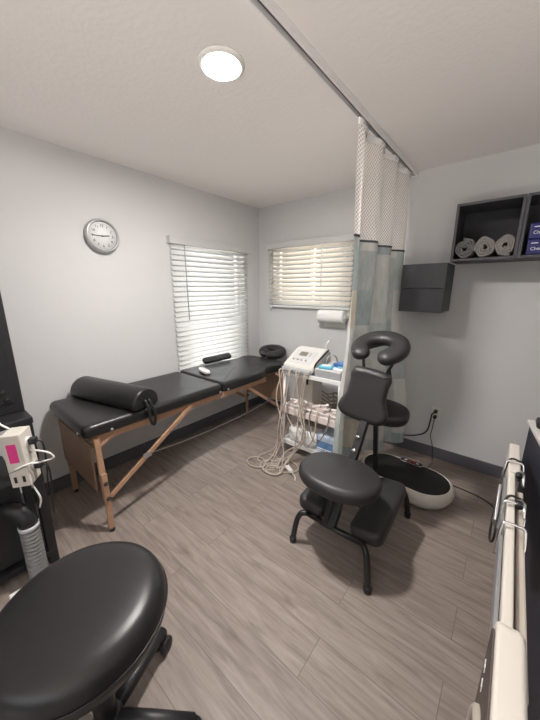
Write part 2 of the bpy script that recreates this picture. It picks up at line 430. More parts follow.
def window(name, axis, wv, a0, a1, z0, z1, sgn):
    """frame and pane set in the wall; sgn = outward direction"""
    bm = bm_new(); fw = 0.045
    d0, d1 = wv+sgn*0.07, wv+sgn*0.12
    def b(p0, p1, q0, q1, bb, e0=d0, e1=d1):
        lo, hi = min(e0, e1), max(e0, e1)
        if axis == 0: box(bb, (lo, p0, q0), (hi, p1, q1), 0.004)
        else: box(bb, (p0, lo, q0), (p1, hi, q1), 0.004)
    b(a0, a0+fw, z0, z1, bm); b(a1-fw, a1, z0, z1, bm); b(a0, a1, z0, z0+fw, bm); b(a0, a1, z1-fw, z1, bm)
    zm = (z0+z1)/2
    if axis == 0: b(a0, a1, zm-0.02, zm+0.02, bm)
    else: b((a0+a1)/2-0.02, (a0+a1)/2+0.02, z0, z1, bm)
    w = struct(name, bm, 'window_frame')
    g = bm_new(); b(a0+0.03, a1-0.03, z0+0.03, z1-0.03, g, wv+sgn*0.092, wv+sgn*0.098)
    obj('glass_pane', g, 'glass', w)
    s = bm_new(); b(a0, a1, z0, z0+0.012, s, wv+sgn*0.001, wv+sgn*0.07)
    obj('window_sill', s, 'window_frame', w)
window('window_1', 0, XL, *LW, -1)
window('window_2', 1, YB, *BW, 1)

# ------------------------------------------------------------------ blinds
def blind(label, axis, wv, a0, a1, zt, zb, sgn, wand_at, tilt, cords):
    """sgn = direction into the room; hung just proud of the wall"""
    loc = (wv+sgn*0.035, (a0+a1)/2, zb) if axis == 0 else ((a0+a1)/2, wv+sgn*0.035, zb)
    t = thing('venetian_blind', label, 'blind', loc)
    def pt(d, a, z): return (wv+sgn*d, a, z) if axis == 0 else (a, wv+sgn*d, z)
    def b(bm, d0, d1, p0, p1, q0, q1, bev=0.003):
        A, B = Vector(pt(d0, p0, q0)), Vector(pt(d1, p1, q1))
        lo = Vector((min(A.x, B.x), min(A.y, B.y), min(A.z, B.z))); hi = Vector((max(A.x, B.x), max(A.y, B.y), max(A.z, B.z)))
        box(bm, lo, hi, bev)
    v = bm_new(); b(v, 0.0, 0.062, a0-0.02, a1+0.02, zt-0.065, zt); obj('valance', v, 'valance', t)
    sl = bm_new(); pitch = 0.0475; z = zt-0.085; w = 0.026
    while z > zb+0.045:
        dx, dz = w*math.cos(tilt), w*math.sin(tilt)
        n = 4; rows = []
        for k in range(n+1):
            s = -1+2*k/n; bow = 0.003*(1-s*s)
            rows.append((0.024+s*dx+bow*math.sin(tilt), z-s*dz+bow*math.cos(tilt)))
        for off in (0,):
            vs = [[sl.verts.new(pt(d, a, q)) for d, q in rows] for a in (a0, a1)]
            vt = [[sl.verts.new(pt(d-0.0022*math.sin(tilt), a, q-0.0022*math.cos(tilt))) for d, q in rows] for a in (a0, a1)]
            for k in range(n):
                sl.faces.new((vs[0][k], vs[0][k+1], vs[1][k+1], vs[1][k])).smooth = True
                sl.faces.new((vt[0][k], vt[1][k], vt[1][k+1], vt[0][k+1])).smooth = True
                for e in (0, 1): sl.faces.new((vs[e][k], vs[e][k+1], vt[e][k+1], vt[e][k]))
            for k in (0, n): sl.faces.new((vs[0][k], vs[1][k], vt[1][k], vt[0][k]))
        z -= pitch
    obj('slats', sl, 'slat' if axis == 0 else 'slat_sunlit', t)
    r = bm_new(); b(r, 0.006, 0.044, a0, a1, zb, zb+0.02); obj('bottom_rail', r, 'window_frame', t)
    for a in cords:
        c = bm_new()
        for d in (0.004, 0.044): tube(c, [pt(d, a, zt-0.065), pt(d, a, zb+0.01)], 0.0014, 6)
        obj('ladder_cord', c, 'print_white', t)
    wd = bm_new(); tube(wd, [pt(0.058, wand_at[0], zt-0.06), pt(0.060, wand_at[0]+0.004, wand_at[1])], 0.0045, 8); obj('tilt_wand', wd, wand_at[2], t)
    return t
blind('tall white slatted blind on the left wall, above the massage table', 0, XL, 1.60, 2.59, 1.975, 0.275, 1, (1.73, 1.22, 'grey_plastic'), 0.78, (1.72, 2.10, 2.46))
t = blind('short wide white blind on the back wall, over the instrument cart', 1, YB, -2.31, -1.27, 2.025, 1.305, -1, (-1.60, 1.55, 'window_frame'), 0.78, (-2.22, -1.60, -1.36))
bm = bm_new()
for k, x in enumerate((-2.275, -2.262)):
    tube(bm, [(x, YB-0.056, 1.962), (x, YB-0.058, 1.5), (x, YB-0.056, 1.31)], 0.002, 6)
    lathe(bm, [(0.0, 1.262), (0.009, 1.266), (0.006, 1.295), (0.002, 1.31)], 10, Matrix.Translation((x, YB-0.056, 0.012*k)))
obj('pull_cord', bm, 'window_frame', t)

# ------------------------------------------------------------------ ceiling light
LX, LY = -1.120, 1.036
t = thing('ceiling_light', 'round recessed ceiling light, glowing white, over the room', 'ceiling light', (LX, LY, H))
lathe(bm := bm_new(), [(0.078, H-0.004), (0.080, H-0.012), (0.090, H-0.012), (0.100, H-0.004), (0.101, H-0.0005), (0.078, H-0.0005)], 48, Matrix.Translation((LX, LY, 0)))
obj('trim_ring', bm, 'white_plastic', t)
lathe(bm := bm_new(), [(0.0, H-0.009), (0.076, H-0.009), (0.077, H-0.002), (0.0, H-0.002)], 48, Matrix.Translation((LX, LY, 0)))
obj('diffuser', bm, 'diffuser', t)

# ------------------------------------------------------------------ curtain and its track
CX = -0.79
t = thing('curtain_track', 'white ceiling track running to the back wall, carrying the curtain', 'curtain track', (CX, 0.6, H))
bm = bm_new(); box(bm, (CX-0.022, YF+0.1, H-0.010), (CX+0.022, YB-0.002, H), 0.002)
for s in (-1, 1): box(bm, (CX+s*0.017-0.005, YF+0.1, H-0.034), (CX+s*0.017+0.005, YB-0.002, H-0.008), 0.002)
obj('rail', bm, 'track', t)
bm = bm_new(); box(bm, (CX-0.0115, YF+0.1, H-0.012), (CX+0.0115, YB-0.003, H-0.0105)); obj('slot', bm, 'track_dark', t)
bm = bm_new(); box(bm, (CX-0.028, YB-0.045, H-0.040), (CX+0.028, YB, H-0.0005), 0.004); obj('end_stop', bm, 'white_plastic', t)

curt = thing('privacy_curtain', 'pale patchwork privacy curtain with white net top, gathered beside the massage chair', 'curtain', (CX, 2.2, 0.12))
def sm(t):
    t = min(1.0, max(0.0, t)); return t*t*(3-2*t)
def cloth_pt(s, z):
    """point of the cloth: s = 0 at the free edge, 1 at the wall; pushed aside by the massage chair lower down"""
    k = (2.40-z)/2.2
    low = sm((1.75-z)/0.55)
    y0 = 1.69-0.03*k+0.010*math.sin(z*5)+0.16*low; y1 = 2.74+0.02*k
    y = y0+(y1-y0)*s+0.010*k*math.sin(s*2*PI*8+1)
    amp = 0.022+0.038*k
    x = CX + amp*math.sin(s*2*PI*3.6+0.6) + 0.02*k*math.sin(s*2*PI*2.1+2) + 0.13*sm((1.32-z)/0.9)*s**1.5
    x -= (0.065+0.052*sm((1.2-z)/0.8))*low*sm((0.75-s)/0.5)
    return x, min(y, YB-0.02)
def cloth(name, z0, z1, m, nz):
    bm = bm_new(); uvl = bm.loops.layers.uv.new('UVMap'); ny = 160; grid = []; us = []; u = 0; last = None
    for i in range(ny+1):
        p = Vector(cloth_pt(i/ny, 1.2))
        if last is not None: u += (p-last).length
        last = p; us.append(u)
    for j in range(nz+1):
        z = z0+(z1-z0)*j/nz
        grid.append([bm.verts.new((*cloth_pt(i/ny, z), z)) for i in range(ny+1)])
    for j in range(nz):
        for i in range(ny):
            f = bm.faces.new((grid[j][i], grid[j][i+1], grid[j+1][i+1], grid[j+1][i])); f.smooth = True
            for l, (a, b) in zip(f.loops, ((i, j), (i+1, j), (i+1, j+1), (i, j+1))): l[uvl].uv = (us[a], z0+(z1-z0)*b/nz)
    return obj(name, bm, m, curt)
cloth('net_top', 1.805, 2.385, 'net', 10)
cloth('fabric_panel', 0.150, 1.81, 'curtain', 30)
def band(name, z0, z1, m):                           # tape sewn over the seam, on both sides of the cloth
    bm = bm_new(); ny = 160
    for sd in (-0.0025, 0.0025):
        rows = [[bm.verts.new((cloth_pt(i/ny, z)[0]+sd, cloth_pt(i/ny, z)[1], z)) for i in range(ny+1)] for z in (z0, z1)]
        for i in range(ny): bm.faces.new((rows[0][i], rows[0][i+1], rows[1][i+1], rows[1][i])).smooth = True
    for e in (0, ny):
        a = [bm.verts.new((cloth_pt(e/ny, z)[0]+sd, cloth_pt(e/ny, z)[1], z)) for sd, z in ((-0.0025, z0), (0.0025, z0), (0.0025, z1), (-0.0025, z1))]
        bm.faces.new(a)
    bmesh.ops.remove_doubles(bm, verts=bm.verts, dist=0.0002)
    obj(name, bm, m, curt)
band('seam_tape', 1.800, 1.814, 'cabinet')
band('top_hem', 2.355, 2.387, 'paper')
for i in range(8):
    x, y = cloth_pt(0.03+0.135*i, 2.375)
    bm = bm_new(); tube(bm, [(CX, y, H-0.028), (CX, y, 2.395), (x, y, 2.375), (x+0.004, y, 2.365)], 0.0025, 6)
    tube(bm, [(x+0.011*math.cos(a), y+0.002, 2.372+0.011*math.sin(a)) for a in [2*PI*k/12 for k in range(12)]], 0.003, 6, closed=True)
    obj('curtain_hook', bm, 'steel', curt)

# ------------------------------------------------------------------ wall clock (left wall)
cy, cz, cr = 1.028, 1.897, 0.122
t = thing('wall_clock', 'round silver wall clock reading quarter to three, on the left wall', 'clock', (XL, cy, cz))
Mw = place((XL, cy, cz), (1, 0, 0))
lathe(bm := bm_new(), [(0, 0), (cr*0.97, 0), (cr, 0.010), (cr*1.0, 0.030), (cr*0.95, 0.042), (cr*0.88, 0.046), (cr*0.84, 0.042), (cr*0.82, 0.030), (0, 0.028)], 56, Mw)
obj('case', bm, 'silver', t)
lathe(bm := bm_new(), [(0, 0.0285), (cr*0.815, 0.0285), (cr*0.815, 0.0305), (0, 0.0305)], 56, Mw); obj('dial', bm, 'clock_face', t)
bm = bm_new()
for h in range(1, 13):
    a = PI/2-2*PI*h/12
    text_bm(bm, str(h), 0.026, Mw @ Matrix.Translation((0.072*math.cos(a), 0.072*math.sin(a), 0.0312)))
for k in range(60):
    a = 2*PI*k/60; L_ = 0.005 if k % 5 else 0.008
    box(bm, (0.090-L_, -0.0006, 0.0306), (0.090, 0.0006, 0.0311), mtx=Mw @ Matrix.Rotation(a, 4, 'Z'))
obj('numerals', bm, 'print_black', t)
def hand(name, L_, w, ang, zz):
    bm = bm_new(); box(bm, (-0.014, -w/2, zz), (L_, w/2, zz+0.0012), mtx=Mw @ Matrix.Rotation(ang, 4, 'Z')); obj(name, bm, 'print_black', t)
hand('hour_hand', 0.048, 0.0075, math.radians(7.5), 0.0325); hand('minute_hand', 0.075, 0.006, PI, 0.0345)
lathe(bm := bm_new(), [(0, 0.031), (0.006, 0.031), (0.005, 0.037), (0, 0.037)], 16, Mw); obj('centre_cap', bm, 'print_black', t)

# ------------------------------------------------------------------ massage table
t = thing('massage_table', 'long black massage table on wooden legs, along the left wall under the tall blind', 'massage table', (-2.14, 1.55, 0))
X0, X1, Y0, YS, Y1 = -2.457, -1.793, 0.505, 1.572, 2.54
ZT = 0.735; TH = 0.084
bm = bm_new(); pad(bm, rrect(X0, Y0, X1, YS-0.004, 0.05), TH, 0.032, Matrix.Translation((0, 0, ZT-TH)), dome=0.006); obj('foot_cushion', bm, 'leather', t)
head = closed_spline([(X1, 1.70), (X1, 2.02), (X1-0.025, 2.14), (X1-0.075, 2.22), (X1-0.07, 2.32), (X1-0.03, 2.42), (X1-0.08, 2.52), (X1-0.2, Y1), (X0+0.2, Y1), (X0+0.08, 2.52), (X0+0.03, 2.42), (X0+0.06, 2.30), (X0+0.06, 2.22), (X0+0.02, 2.12), (X0, 2.02), (X0, 1.70), (X0+0.004, YS+0.03), (X0+0.03, YS+0.004), (X0+0.1, YS), (X1-0.1, YS), (X1-0.03, YS+0.004), (X1-0.004, YS+0.03)], 5)
bm = bm_new(); pad(bm, head, TH+0.006, 0.028, Matrix.Translation((0, 0, ZT-TH)), dome=0.008); obj('head_cushion', bm, 'leather', t)
for nm, a, b in (('frame_rail', Y0+0.05, YS-0.01), ('frame_rail', YS+0.01, 2.15)):
    for x in (X0+0.03, X1-0.05):
        bm = bm_new(); box(bm, (x, a, ZT-TH-0.045), (x+0.022, b, ZT-TH+0.003), 0.003); obj(nm, bm, 'wood', t)
for y in (Y0+0.05, YS-0.035, YS+0.012, 2.45):
    bm = bm_new(); box(bm, (X0+0.035, y, ZT-TH-0.045), (X1-0.035, y+0.022, ZT-TH+0.003), 0.003); obj('cross_rail', bm, 'wood', t)
for (x, y, sg) in ((-1.822, 0.575, 1), (-2.425, 0.565, 1), (-1.850, 2.47, -1), (-2.43, 2.47, -1)):
    fx = x + (0.03 if x > -2 else 0.03)
    up = bm_new(); d = Vector((fx, y+sg*0.004, 0))-Vector((x, y, 0.64))
    def leg_pt(k): return Vector((x, y, 0.64))+d*k
    def bar(bm, p, q, wx, wy, bev=0.004):
        p, q = Vector(p), Vector(q); L_ = (q-p).length
        box(bm, (-wx/2, -wy/2, 0), (wx/2, wy/2, L_), bev, mtx=place(p, q-p, (0, 1, 0.01)))
    bar(up, leg_pt(0.0), leg_pt(0.66), 0.026, 0.034); lg = obj('leg', up, 'wood', t)
    lo = bm_new(); bar(lo, leg_pt(0.36)+Vector((0.022, 0, 0)), leg_pt(0.98)+Vector((0.004, 0, 0)), 0.020, 0.034); obj('leg_extension', lo, 'wood', lg)
    ft = bm_new(); lathe(ft, [(0, 0), (0.017, 0), (0.018, 0.012), (0.014, 0.022), (0, 0.022)], 16, Matrix.Translation((leg_pt(1).x+0.004, leg_pt(1).y, 0))); obj('rubber_foot', ft, 'black_plastic', lg)
    for k in (0.46, 0.62):
        kb = bm_new(); p = leg_pt(k)+Vector((0.032, 0, 0)); lathe(kb, [(0, 0), (0.012, 0), (0.012, 0.008), (0.006, 0.016), (0, 0.016)], 14, place(p, (1, 0, 0))); obj('knob', kb, 'black_plastic', lg)
    hb = bm_new(); yb = 1.26 if sg > 0 else 1.86; ye = y+sg*0.028
    bar(hb, (fx-0.016, ye, 0.225), (x+0.008, yb, 0.640), 0.018, 0.030); br = obj('brace', hb, 'wood', t)
    hg = bm_new(); f = 0.40; py, pz = ye+(yb-ye)*f, 0.235+(0.648-0.235)*f
    box(hg, (x+0.020, py-0.03, pz-0.018), (x+0.026, py+0.03, pz+0.018), 0.004, mtx=None); obj('hinge_plate', hg, 'steel', br)
    sb = bm_new(); bar(sb, (x, y+sg*0.01, 0.575), (x, y+sg*0.13, 0.645), 0.015, 0.022); obj('corner_brace', sb, 'wood', t)
for y in (0.545, 2.49):
    bm = bm_new(); box(bm, (-2.41, y-0.006, 0.285), (-1.835, y+0.006, 0.60), 0.003); obj('end_panel', bm, 'panel_wood', t)
for x in (-1.81, -2.41):
    bm = bm_new(); tube(bm, [(x, 0.87, 0.40), (x, 1.20, 0.372), (x, 1.55, 0.365), (x, 1.9, 0.372), (x, 2.22, 0.40)], 0.0022, 6, smooth=True); obj('support_cable', bm, 'steel', t)
for x, y in ((X1-0.02, 0.66), (X1-0.10, Y0+0.012), (X0+0.12, Y0+0.012), (X1-0.02, 1.53), (X1-0.02, 1.62)):
    bm = bm_new(); nrm = (1, 0, 0) if y > 0.6 else (0, -1, 0)
    p = (X1-0.002, y, 0.672) if y > 0.6 else (x, Y0+0.002, 0.672)
    lathe(bm, [(0, -0.004), (0.010, -0.004), (0.009, 0.005), (0, 0.007)], 14, place(p, nrm)); obj('stud', bm, 'steel', t)
# head rest at the far end, tilted towards the room
hm = place((-2.13, 2.640, 0.795), (0.10, -0.22, 0.97), (0, 1, 0.2))
bm = bm_new(); horseshoe(bm, 0.088, 0.060, 0.042, 0.40, hm, rx=1.25); obj('face_cradle', bm, 'leather', t)
for x in (-2.2, -2.06):
    bm = bm_new(); tube(bm, [(x, 2.44, 0.672), (x, 2.60, 0.68), (x, 2.635, 0.74), (x, 2.64, 0.775)], 0.007, 8); obj('cradle_bracket', bm, 'black_metal', t)

# armrest pad by the window
bm = bm_new(); pad(bm, rrect(-0.19, 0, 0.19, 0.075, 0.03), 0.042, 0.018, place((-2.375, 2.02, ZT+0.014), (0.6, 0, 0.8), (-0.8, 0, 0.6)), dome=0.004)
tag(recentre(obj('armrest_pad', bm, 'leather'), (-2.45, 2.02, ZT+0.005)), 'small oblong black pad standing against the tall blind behind the massage table', 'cushion')

# bolster
bol = thing('bolster', 'black half-round bolster lying across the near end of the massage table', 'bolster', (-2.13, 0.81, ZT+0.006))
bm = bm_new(); prof = []
for k in range(17):
    a = PI*k/16; prof.append((0.106*math.cos(a), 0.028+0.100*math.sin(a)))
prof += [(-0.104, 0.008), (-0.093, 0.0), (0.093, 0.0), (0.104, 0.008)]
tb = bmesh.new(); rings = []
Lb = 0.335
for s, sh in ((-Lb, 0.86), (-Lb+0.006, 0.95), (-Lb+0.018, 1.0), (0, 1.0), (Lb-0.018, 1.0), (Lb-0.006, 0.95), (Lb, 0.86)):
    rings.append([tb.verts.new((s, p*sh, 0.045+(q-0.045)*sh)) for p, q in prof])
n = len(prof)
for A, B in zip(rings, rings[1:]):
    for k in range(n): tb.faces.new((A[k], A[(k+1) % n], B[(k+1) % n], B[k])).smooth = True
tb.faces.new(rings[0]); tb.faces.new(rings[-1][::-1])
BM = Matrix.Translation((-2.125, 0.820, ZT+0.006)) @ Matrix.Rotation(0.24, 4, 'Z')
bmesh.ops.transform(tb, matrix=BM, verts=tb.verts); merge(bm, tb); obj('cushion', bm, 'leather', bol)
bm = bm_new(); box(bm, (0, -0.013, -0.001), (0.004, 0.013, 0.001))
bm.free(); bm = bm_new()
pth = [(0.332, -0.02, 0.05), (0.348, -0.02, 0.045), (0.370, -0.02, -0.01), (0.380, -0.02, -0.09), (0.378, 0.008, -0.115), (0.379, 0.020, -0.04), (0.348, 0.014, 0.035), (0.332, 0.012, 0.05)]
tube(bm, [BM @ Vector(p) for p in pth], 0.010, 8, smooth=True); obj('carry_strap', bm, 'leather', bol)

# white hand control on the table
t = thing('hand_controller', 'small white hand controller lying at the seam of the massage table', 'controller', (-2.17, 1.66, ZT+0.014))
Mc = Matrix.Translation((-2.17, 1.665, ZT+0.011)) @ Matrix.Rotation(-0.25, 4, 'Z')
bm = bm_new(); pad(bm, ellipse(0.095, 0.034, 36, 2.6), 0.034, 0.014, Mc, dome=0.006); obj('shell', bm, 'white_plastic', t)
bm = bm_new()
for k in range(5): box(bm, (-0.055+0.022*k, -0.010, 0.036), (-0.040+0.022*k, 0.010, 0.0415), 0.002, mtx=Mc)
obj('buttons', bm, 'light_grey', t)

# ------------------------------------------------------------------ wall storage (back wall, right)
FD = 0.30
def carcass(bm, x0, x1, z0, z1, th=0.016, back=True):
    y0, y1 = YB-FD, YB-0.001
    box(bm, (x0, y0, z0), (x0+th, y1, z1), 0.001); box(bm, (x1-th, y0, z0), (x1, y1, z1), 0.001)
    box(bm, (x0+th, y0, z0), (x1-th, y1, z0+th), 0.001); box(bm, (x0+th, y0, z1-th), (x1-th, y1, z1), 0.001)
    if back: box(bm, (x0+th, y1-0.012, z0+th), (x1-th, y1, z1-th))
t = thing('wall_cabinet', 'dark grey two-drawer wall cabinet below the open shelf, beside the curtain', 'cabinet', (-0.57, YB, 1.335))
bm = bm_new(); carcass(bm, -0.725, -0.415, 1.335, 1.695); obj('body', bm, 'cabinet', t)
for z0, z1 in ((1.337, 1.513), (1.517, 1.693)):
    bm = bm_new(); box(bm, (-0.723, YB-FD-0.018, z0), (-0.417, YB-FD-0.001, z1), 0.002); dr = obj('drawer', bm, 'cabinet', t)
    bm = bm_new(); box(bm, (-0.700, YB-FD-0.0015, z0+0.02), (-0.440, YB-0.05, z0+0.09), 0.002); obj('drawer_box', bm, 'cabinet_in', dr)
for nm, lab, x0, x1 in (('wall_shelf', 'open dark grey wall shelf holding three rolled towels', -0.408, -0.038), ('wall_shelf', 'dark grey wall shelf at the right edge, holding navy packs', -0.036, 0.334)):
    t = thing(nm, lab, 'shelf', ((x0+x1)/2, YB, 1.70))
    bm = bm_new(); carcass(bm, x0, x1, 1.700, 2.078, 0.017, back=False); obj('carcass', bm, 'cabinet', t)
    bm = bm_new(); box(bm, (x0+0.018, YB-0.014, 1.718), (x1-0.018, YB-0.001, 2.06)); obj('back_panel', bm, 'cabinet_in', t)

def towel(label, x, r, ph, m, flat=1.0, tw=0.0):
    """a rolled towel seen end-on: spiral cloth wound along Y"""
    bm = bm_new(); turns = 3.2; n = 90; th = 0.0150
    prof = []
    for i in range(n+1):
        a = 2*PI*turns*i/n; rr = 0.012+(r-0.018)*i/n
        w = 1+0.05*math.sin(3*a+ph)+0.04*math.sin(5.3*a+ph*2)
        prof.append((rr*w, a+ph))
    y0, y1 = YB-FD+0.012, YB-0.03
    rows = []
    for j, y in enumerate((y0, y0+0.006, (y0+y1)/2, y1)):
        row = []
        for rr, a in prof:
            th_l = th*(0.7 if j == 0 else 1.0)
            row.append([bm.verts.new((q*math.cos(a), y+0.004*math.sin(a*2+ph), q*math.sin(a)*flat)) for q in (rr-th_l/2, rr+th_l/2)])
        rows.append(row)
    for A, B in zip(rows, rows[1:]):
        for i in range(n):
            for k in (0, 1): bm.faces.new((A[i][k], A[i+1][k], B[i+1][k], B[i][k])).smooth = True
    for row in (rows[0], rows[-1]):
        for i in range(n): bm.faces.new((row[i][0], row[i+1][0], row[i+1][1], row[i][1])).smooth = True
    for A, B in zip(rows, rows[1:]):
        for i in (0, n): bm.faces.new((A[i][0], A[i][1], B[i][1], B[i][0]))
    zlo = min(v.co.z for v in bm.verts)
    bmesh.ops.transform(bm, matrix=Matrix.Translation((x, 0, 1.718-zlo)), verts=bm.verts)
    o = obj('rolled_towel', bm, m); recentre(o, (x, YB-0.15, 1.718)); return tag(o, label, 'towel', 'rolled towels on the wall shelf')
towel('darker rolled grey towel at the left end of the shelf', -0.333, 0.0635, 0.5, 'towel_dark', 1.10)
towel('rolled grey towel in the middle of the row on the shelf', -0.216, 0.062, 2.2, 'towel', 1.18)
towel('rolled grey towel nearest the shelf divider', -0.104, 0.058, 4.0, 'towel', 1.22)
bm = bm_new(); box(bm, (-0.375, YB-FD+0.02, 1.7175), (-0.26, YB-FD+0.036, 1.723), 0.002)
bm.free()
for z0, lab in ((1.7185, 'navy pack with white lettering, lower of two on the right shelf'), (1.815, 'navy pack with white lettering, upper of two on the right shelf')):
    t = thing('wipes_pack', lab, 'pack', (0.10, YB-0.15, z0), 'navy packs on the right shelf')
    bm = bm_new(); box(bm, (0.002, YB-FD+0.03, z0), (0.25, YB-0.04, z0+0.095), 0.008, 3); obj('wrapper', bm, 'navy', t)
    bm = bm_new(); text_bm(bm, 'Chem', 0.026, place((0.022, YB-FD+0.0295, z0+0.036), (0, -1, 0)), 0.0005, 'LEFT')
    obj('lettering', bm, 'print_white', t)
    bm = bm_new(); box(bm, (0.022, YB-FD+0.029, z0+0.068), (0.055, YB-FD+0.0299, z0+0.073)); obj('printed_line', bm, 'print_white', t)

# ------------------------------------------------------------------ paper towel on the back wall
t = thing('paper_towel_holder', 'white paper towel roll on the back wall under the short blind', 'paper towel', (-1.43, YB, 1.26))
bm = bm_new(); lathe(bm, [(0.018, -0.14), (0.063, -0.14), (0.065, -0.136), (0.065, 0.136), (0.063, 0.14), (0.018, 0.14)], 36, place((-1.44, YB-0.085, 1.236), (1, 0, 0), (0, 0, 1)))
obj('roll', bm, 'paper', t)
bm = bm_new()
for x in (-1.588, -1.292): box(bm, (x-0.006, YB-0.10, 1.220), (x+0.006, YB, 1.255), 0.003)
tube(bm, [(-1.59, YB-0.085, 1.236), (-1.29, YB-0.085, 1.236)], 0.012, 12); box(bm, (-1.595, YB-0.008, 1.215), (-1.285, YB-0.0005, 1.260), 0.002); obj('bracket', bm, 'white_plastic', t)
bm = bm_new()
for k in range(8):
    z = 1.215-0.012*k
    box(bm, (-1.565, YB-0.016+0.0006*k, z-0.012), (-1.315, YB-0.0145+0.0006*k, z))
obj('loose_sheet', bm, 'paper', t)

# ------------------------------------------------------------------ utility cart
cart = thing('utility_cart', 'white three-tier utility cart loaded with instruments, between the massage table and curtain', 'cart', (-1.25, 2.22, 0))
CX0, CX1, CY0, CY1 = -1.535, -0.965, 2.05, 2.42
def tray(z, lip, m):
    bm = bm_new(); box(bm, (CX0, CY0, z), (CX1, CY1, z+0.012), 0.003)
    box(bm, (CX0, CY0, z), (CX1, CY0+0.010, z+lip), 0.003); box(bm, (CX0, CY1-0.010, z), (CX1, CY1, z+lip), 0.003)
    box(bm, (CX0, CY0+0.010, z), (CX0+0.010, CY1-0.010, z+lip), 0.003); box(bm, (CX1-0.010, CY0+0.010, z), (CX1, CY1-0.010, z+lip), 0.003)
    obj('tray', bm, m, cart)
tray(0.765, 0.035, 'white_metal'); tray(0.395, 0.06, 'pinkish_tray'); tray(0.085, 0.045, 'white_metal')
for x in (CX0+0.012, CX1-0.012):
    for y in (CY0+0.012, CY1-0.012):
        bm = bm_new(); tube(bm, [(x, y, 0.05), (x, y, 0.765)], 0.011, 12); p = obj('post', bm, 'white_metal', cart)
        bm = bm_new(); lathe(bm, [(0, -0.009), (0.023, -0.009), (0.025, -0.005), (0.025, 0.005), (0.023, 0.009), (0, 0.009)], 18, place((x, y, 0.0255), (1, 0.3, 0))); box(bm, (x-0.014, y-0.010, 0.03), (x+0.014, y+0.010, 0.055), 0.003); obj('caster', bm, 'grey_plastic', p)

# therapy unit on the cart
dev = thing('therapy_unit', 'ivory electrotherapy unit with sloped control panel, on top of the cart', 'therapy machine', (-1.40, 2.2, 0.778))
DX0, DX1 = -1.545, -1.235
prof = [(2.06, 0.802), (2.40, 0.802), (2.40, 0.945), (2.345, 0.985), (2.27, 0.973), (2.07, 0.862), (2.055, 0.84)]
bm = bm_new(); prism(bm, prof, 0, DX0, DX1, 0.022); obj('housing', bm, 'unit_grey', dev)
bm = bm_new(); prism(bm, [(2.03, 0.802), (2.32, 0.802), (2.32, 0.845), (2.05, 0.842), (2.03, 0.832)], 0, DX0+0.008, DX1-0.012, 0.008); obj('front_lip', bm, 'grey_plastic', dev)
sl = Vector((0, 2.27-2.07, 0.973-0.862)).normalized(); nr = Vector((0, -sl.z, sl.y)); pc = Vector((-1.39, 2.17, 0.9175))
Mp = place(pc+nr*0.0005, nr, sl)
bm = bm_new(); box(bm, (-0.11, -0.085, 0), (0.11, 0.085, 0.004), 0.003, mtx=Mp); pn = obj('control_panel', bm, 'light_grey', dev)
bm = bm_new(); box(bm, (-0.06, 0.010, 0.004), (0.02, 0.065, 0.006), 0.002, mtx=Mp); obj('display', bm, 'lcd', pn)
for k in range(4):
    bm = bm_new(); lathe(bm, [(0, 0.004), (0.011, 0.004), (0.010, 0.014), (0, 0.015)], 16, Mp @ Matrix.Translation((-0.08+0.042*k, -0.045, 0))); obj('dial_knob', bm, 'tan', pn)
for x in (0.05, 0.085):
    bm = bm_new(); box(bm, (x-0.011, 0.01, 0.004), (x+0.011, 0.06, 0.008), 0.002, mtx=Mp); obj('button', bm, 'tan' if x < 0.06 else 'light_grey', pn)
for x, y in ((DX0+0.03, 2.09), (DX1-0.03, 2.09), (DX0+0.03, 2.37), (DX1-0.03, 2.37)):
    bm = bm_new(); lathe(bm, [(0, 0.777), (0.014, 0.777), (0.012, 0.804), (0, 0.804)], 12, Matrix.Translation((x, y, 0))); obj('foot', bm, 'black_plastic', dev)
bm = bm_new(); tube(bm, [(DX1-0.002, 2.10, 0.855), (DX1+0.02, 2.09, 0.90), (DX1+0.022, 2.19, 0.945), (DX1+0.02, 2.29, 0.982), (DX1-0.004, 2.31, 0.962)], 0.009, 8, smooth=True); obj('carry_handle', bm, 'black_plastic', dev)
bm = bm_new(); tube(bm, [(-1.27, 2.33, 0.972), (-1.262, 2.34, 1.02), (-1.245, 2.35, 1.060)], [0.007, 0.006, 0.008], 8); obj('probe_clip', bm, 'white_plastic', dev)
bm = bm_new(); box(bm, (-1.548, 2.04, 0.806), (-1.528, 2.08, 0.845), 0.004); obj('side_socket', bm, 'black_plastic', dev)

# grey box unit with packs
t = thing('stimulator_box', 'flat grey box unit on the cart top, right of the sloped therapy unit', 'box', (-1.09, 2.23, 0.777))
bm = bm_new(); box(bm, (-1.215, 2.065, 0.778), (-0.980, 2.40, 0.868), 0.006); obj('case', bm, 'light_grey', t)
bm = bm_new(); box(bm, (-1.210, 2.0608, 0.785), (-0.985, 2.0655, 0.861), 0.003); obj('front_panel', bm, 'grey_plastic', t)
bm = bm_new(); tube(bm, [(-1.195, 2.25, 0.866), (-1.192, 2.23, 0.90), (-1.18, 2.24, 0.94), (-1.15, 2.30, 0.94), (-1.14, 2.34, 0.868)], 0.006, 8, smooth=True); obj('lead', bm, 'grey_plastic', t)
def pack(label, m, loc, size, rot, bands=None):
    p = thing('gel_pack', label, 'pack', loc)
    Mx = Matrix.Translation(loc) @ Euler(rot).to_matrix().to_4x4()
    bm = bm_new(); pad(bm, rrect(-size[0]/2, -size[1]/2, size[0]/2, size[1]/2, 0.012, 4), size[2], 0.008, Mx, dome=0.005); obj('wrapper', bm, m, p)
    if bands:
        bm = bm_new(); box(bm, (-size[0]*0.30, -size[1]*0.3, size[2]+0.001), (size[0]*0.32, size[1]*0.25, size[2]+0.0065), 0.001, mtx=Mx); obj('printed_label', bm, bands, p)
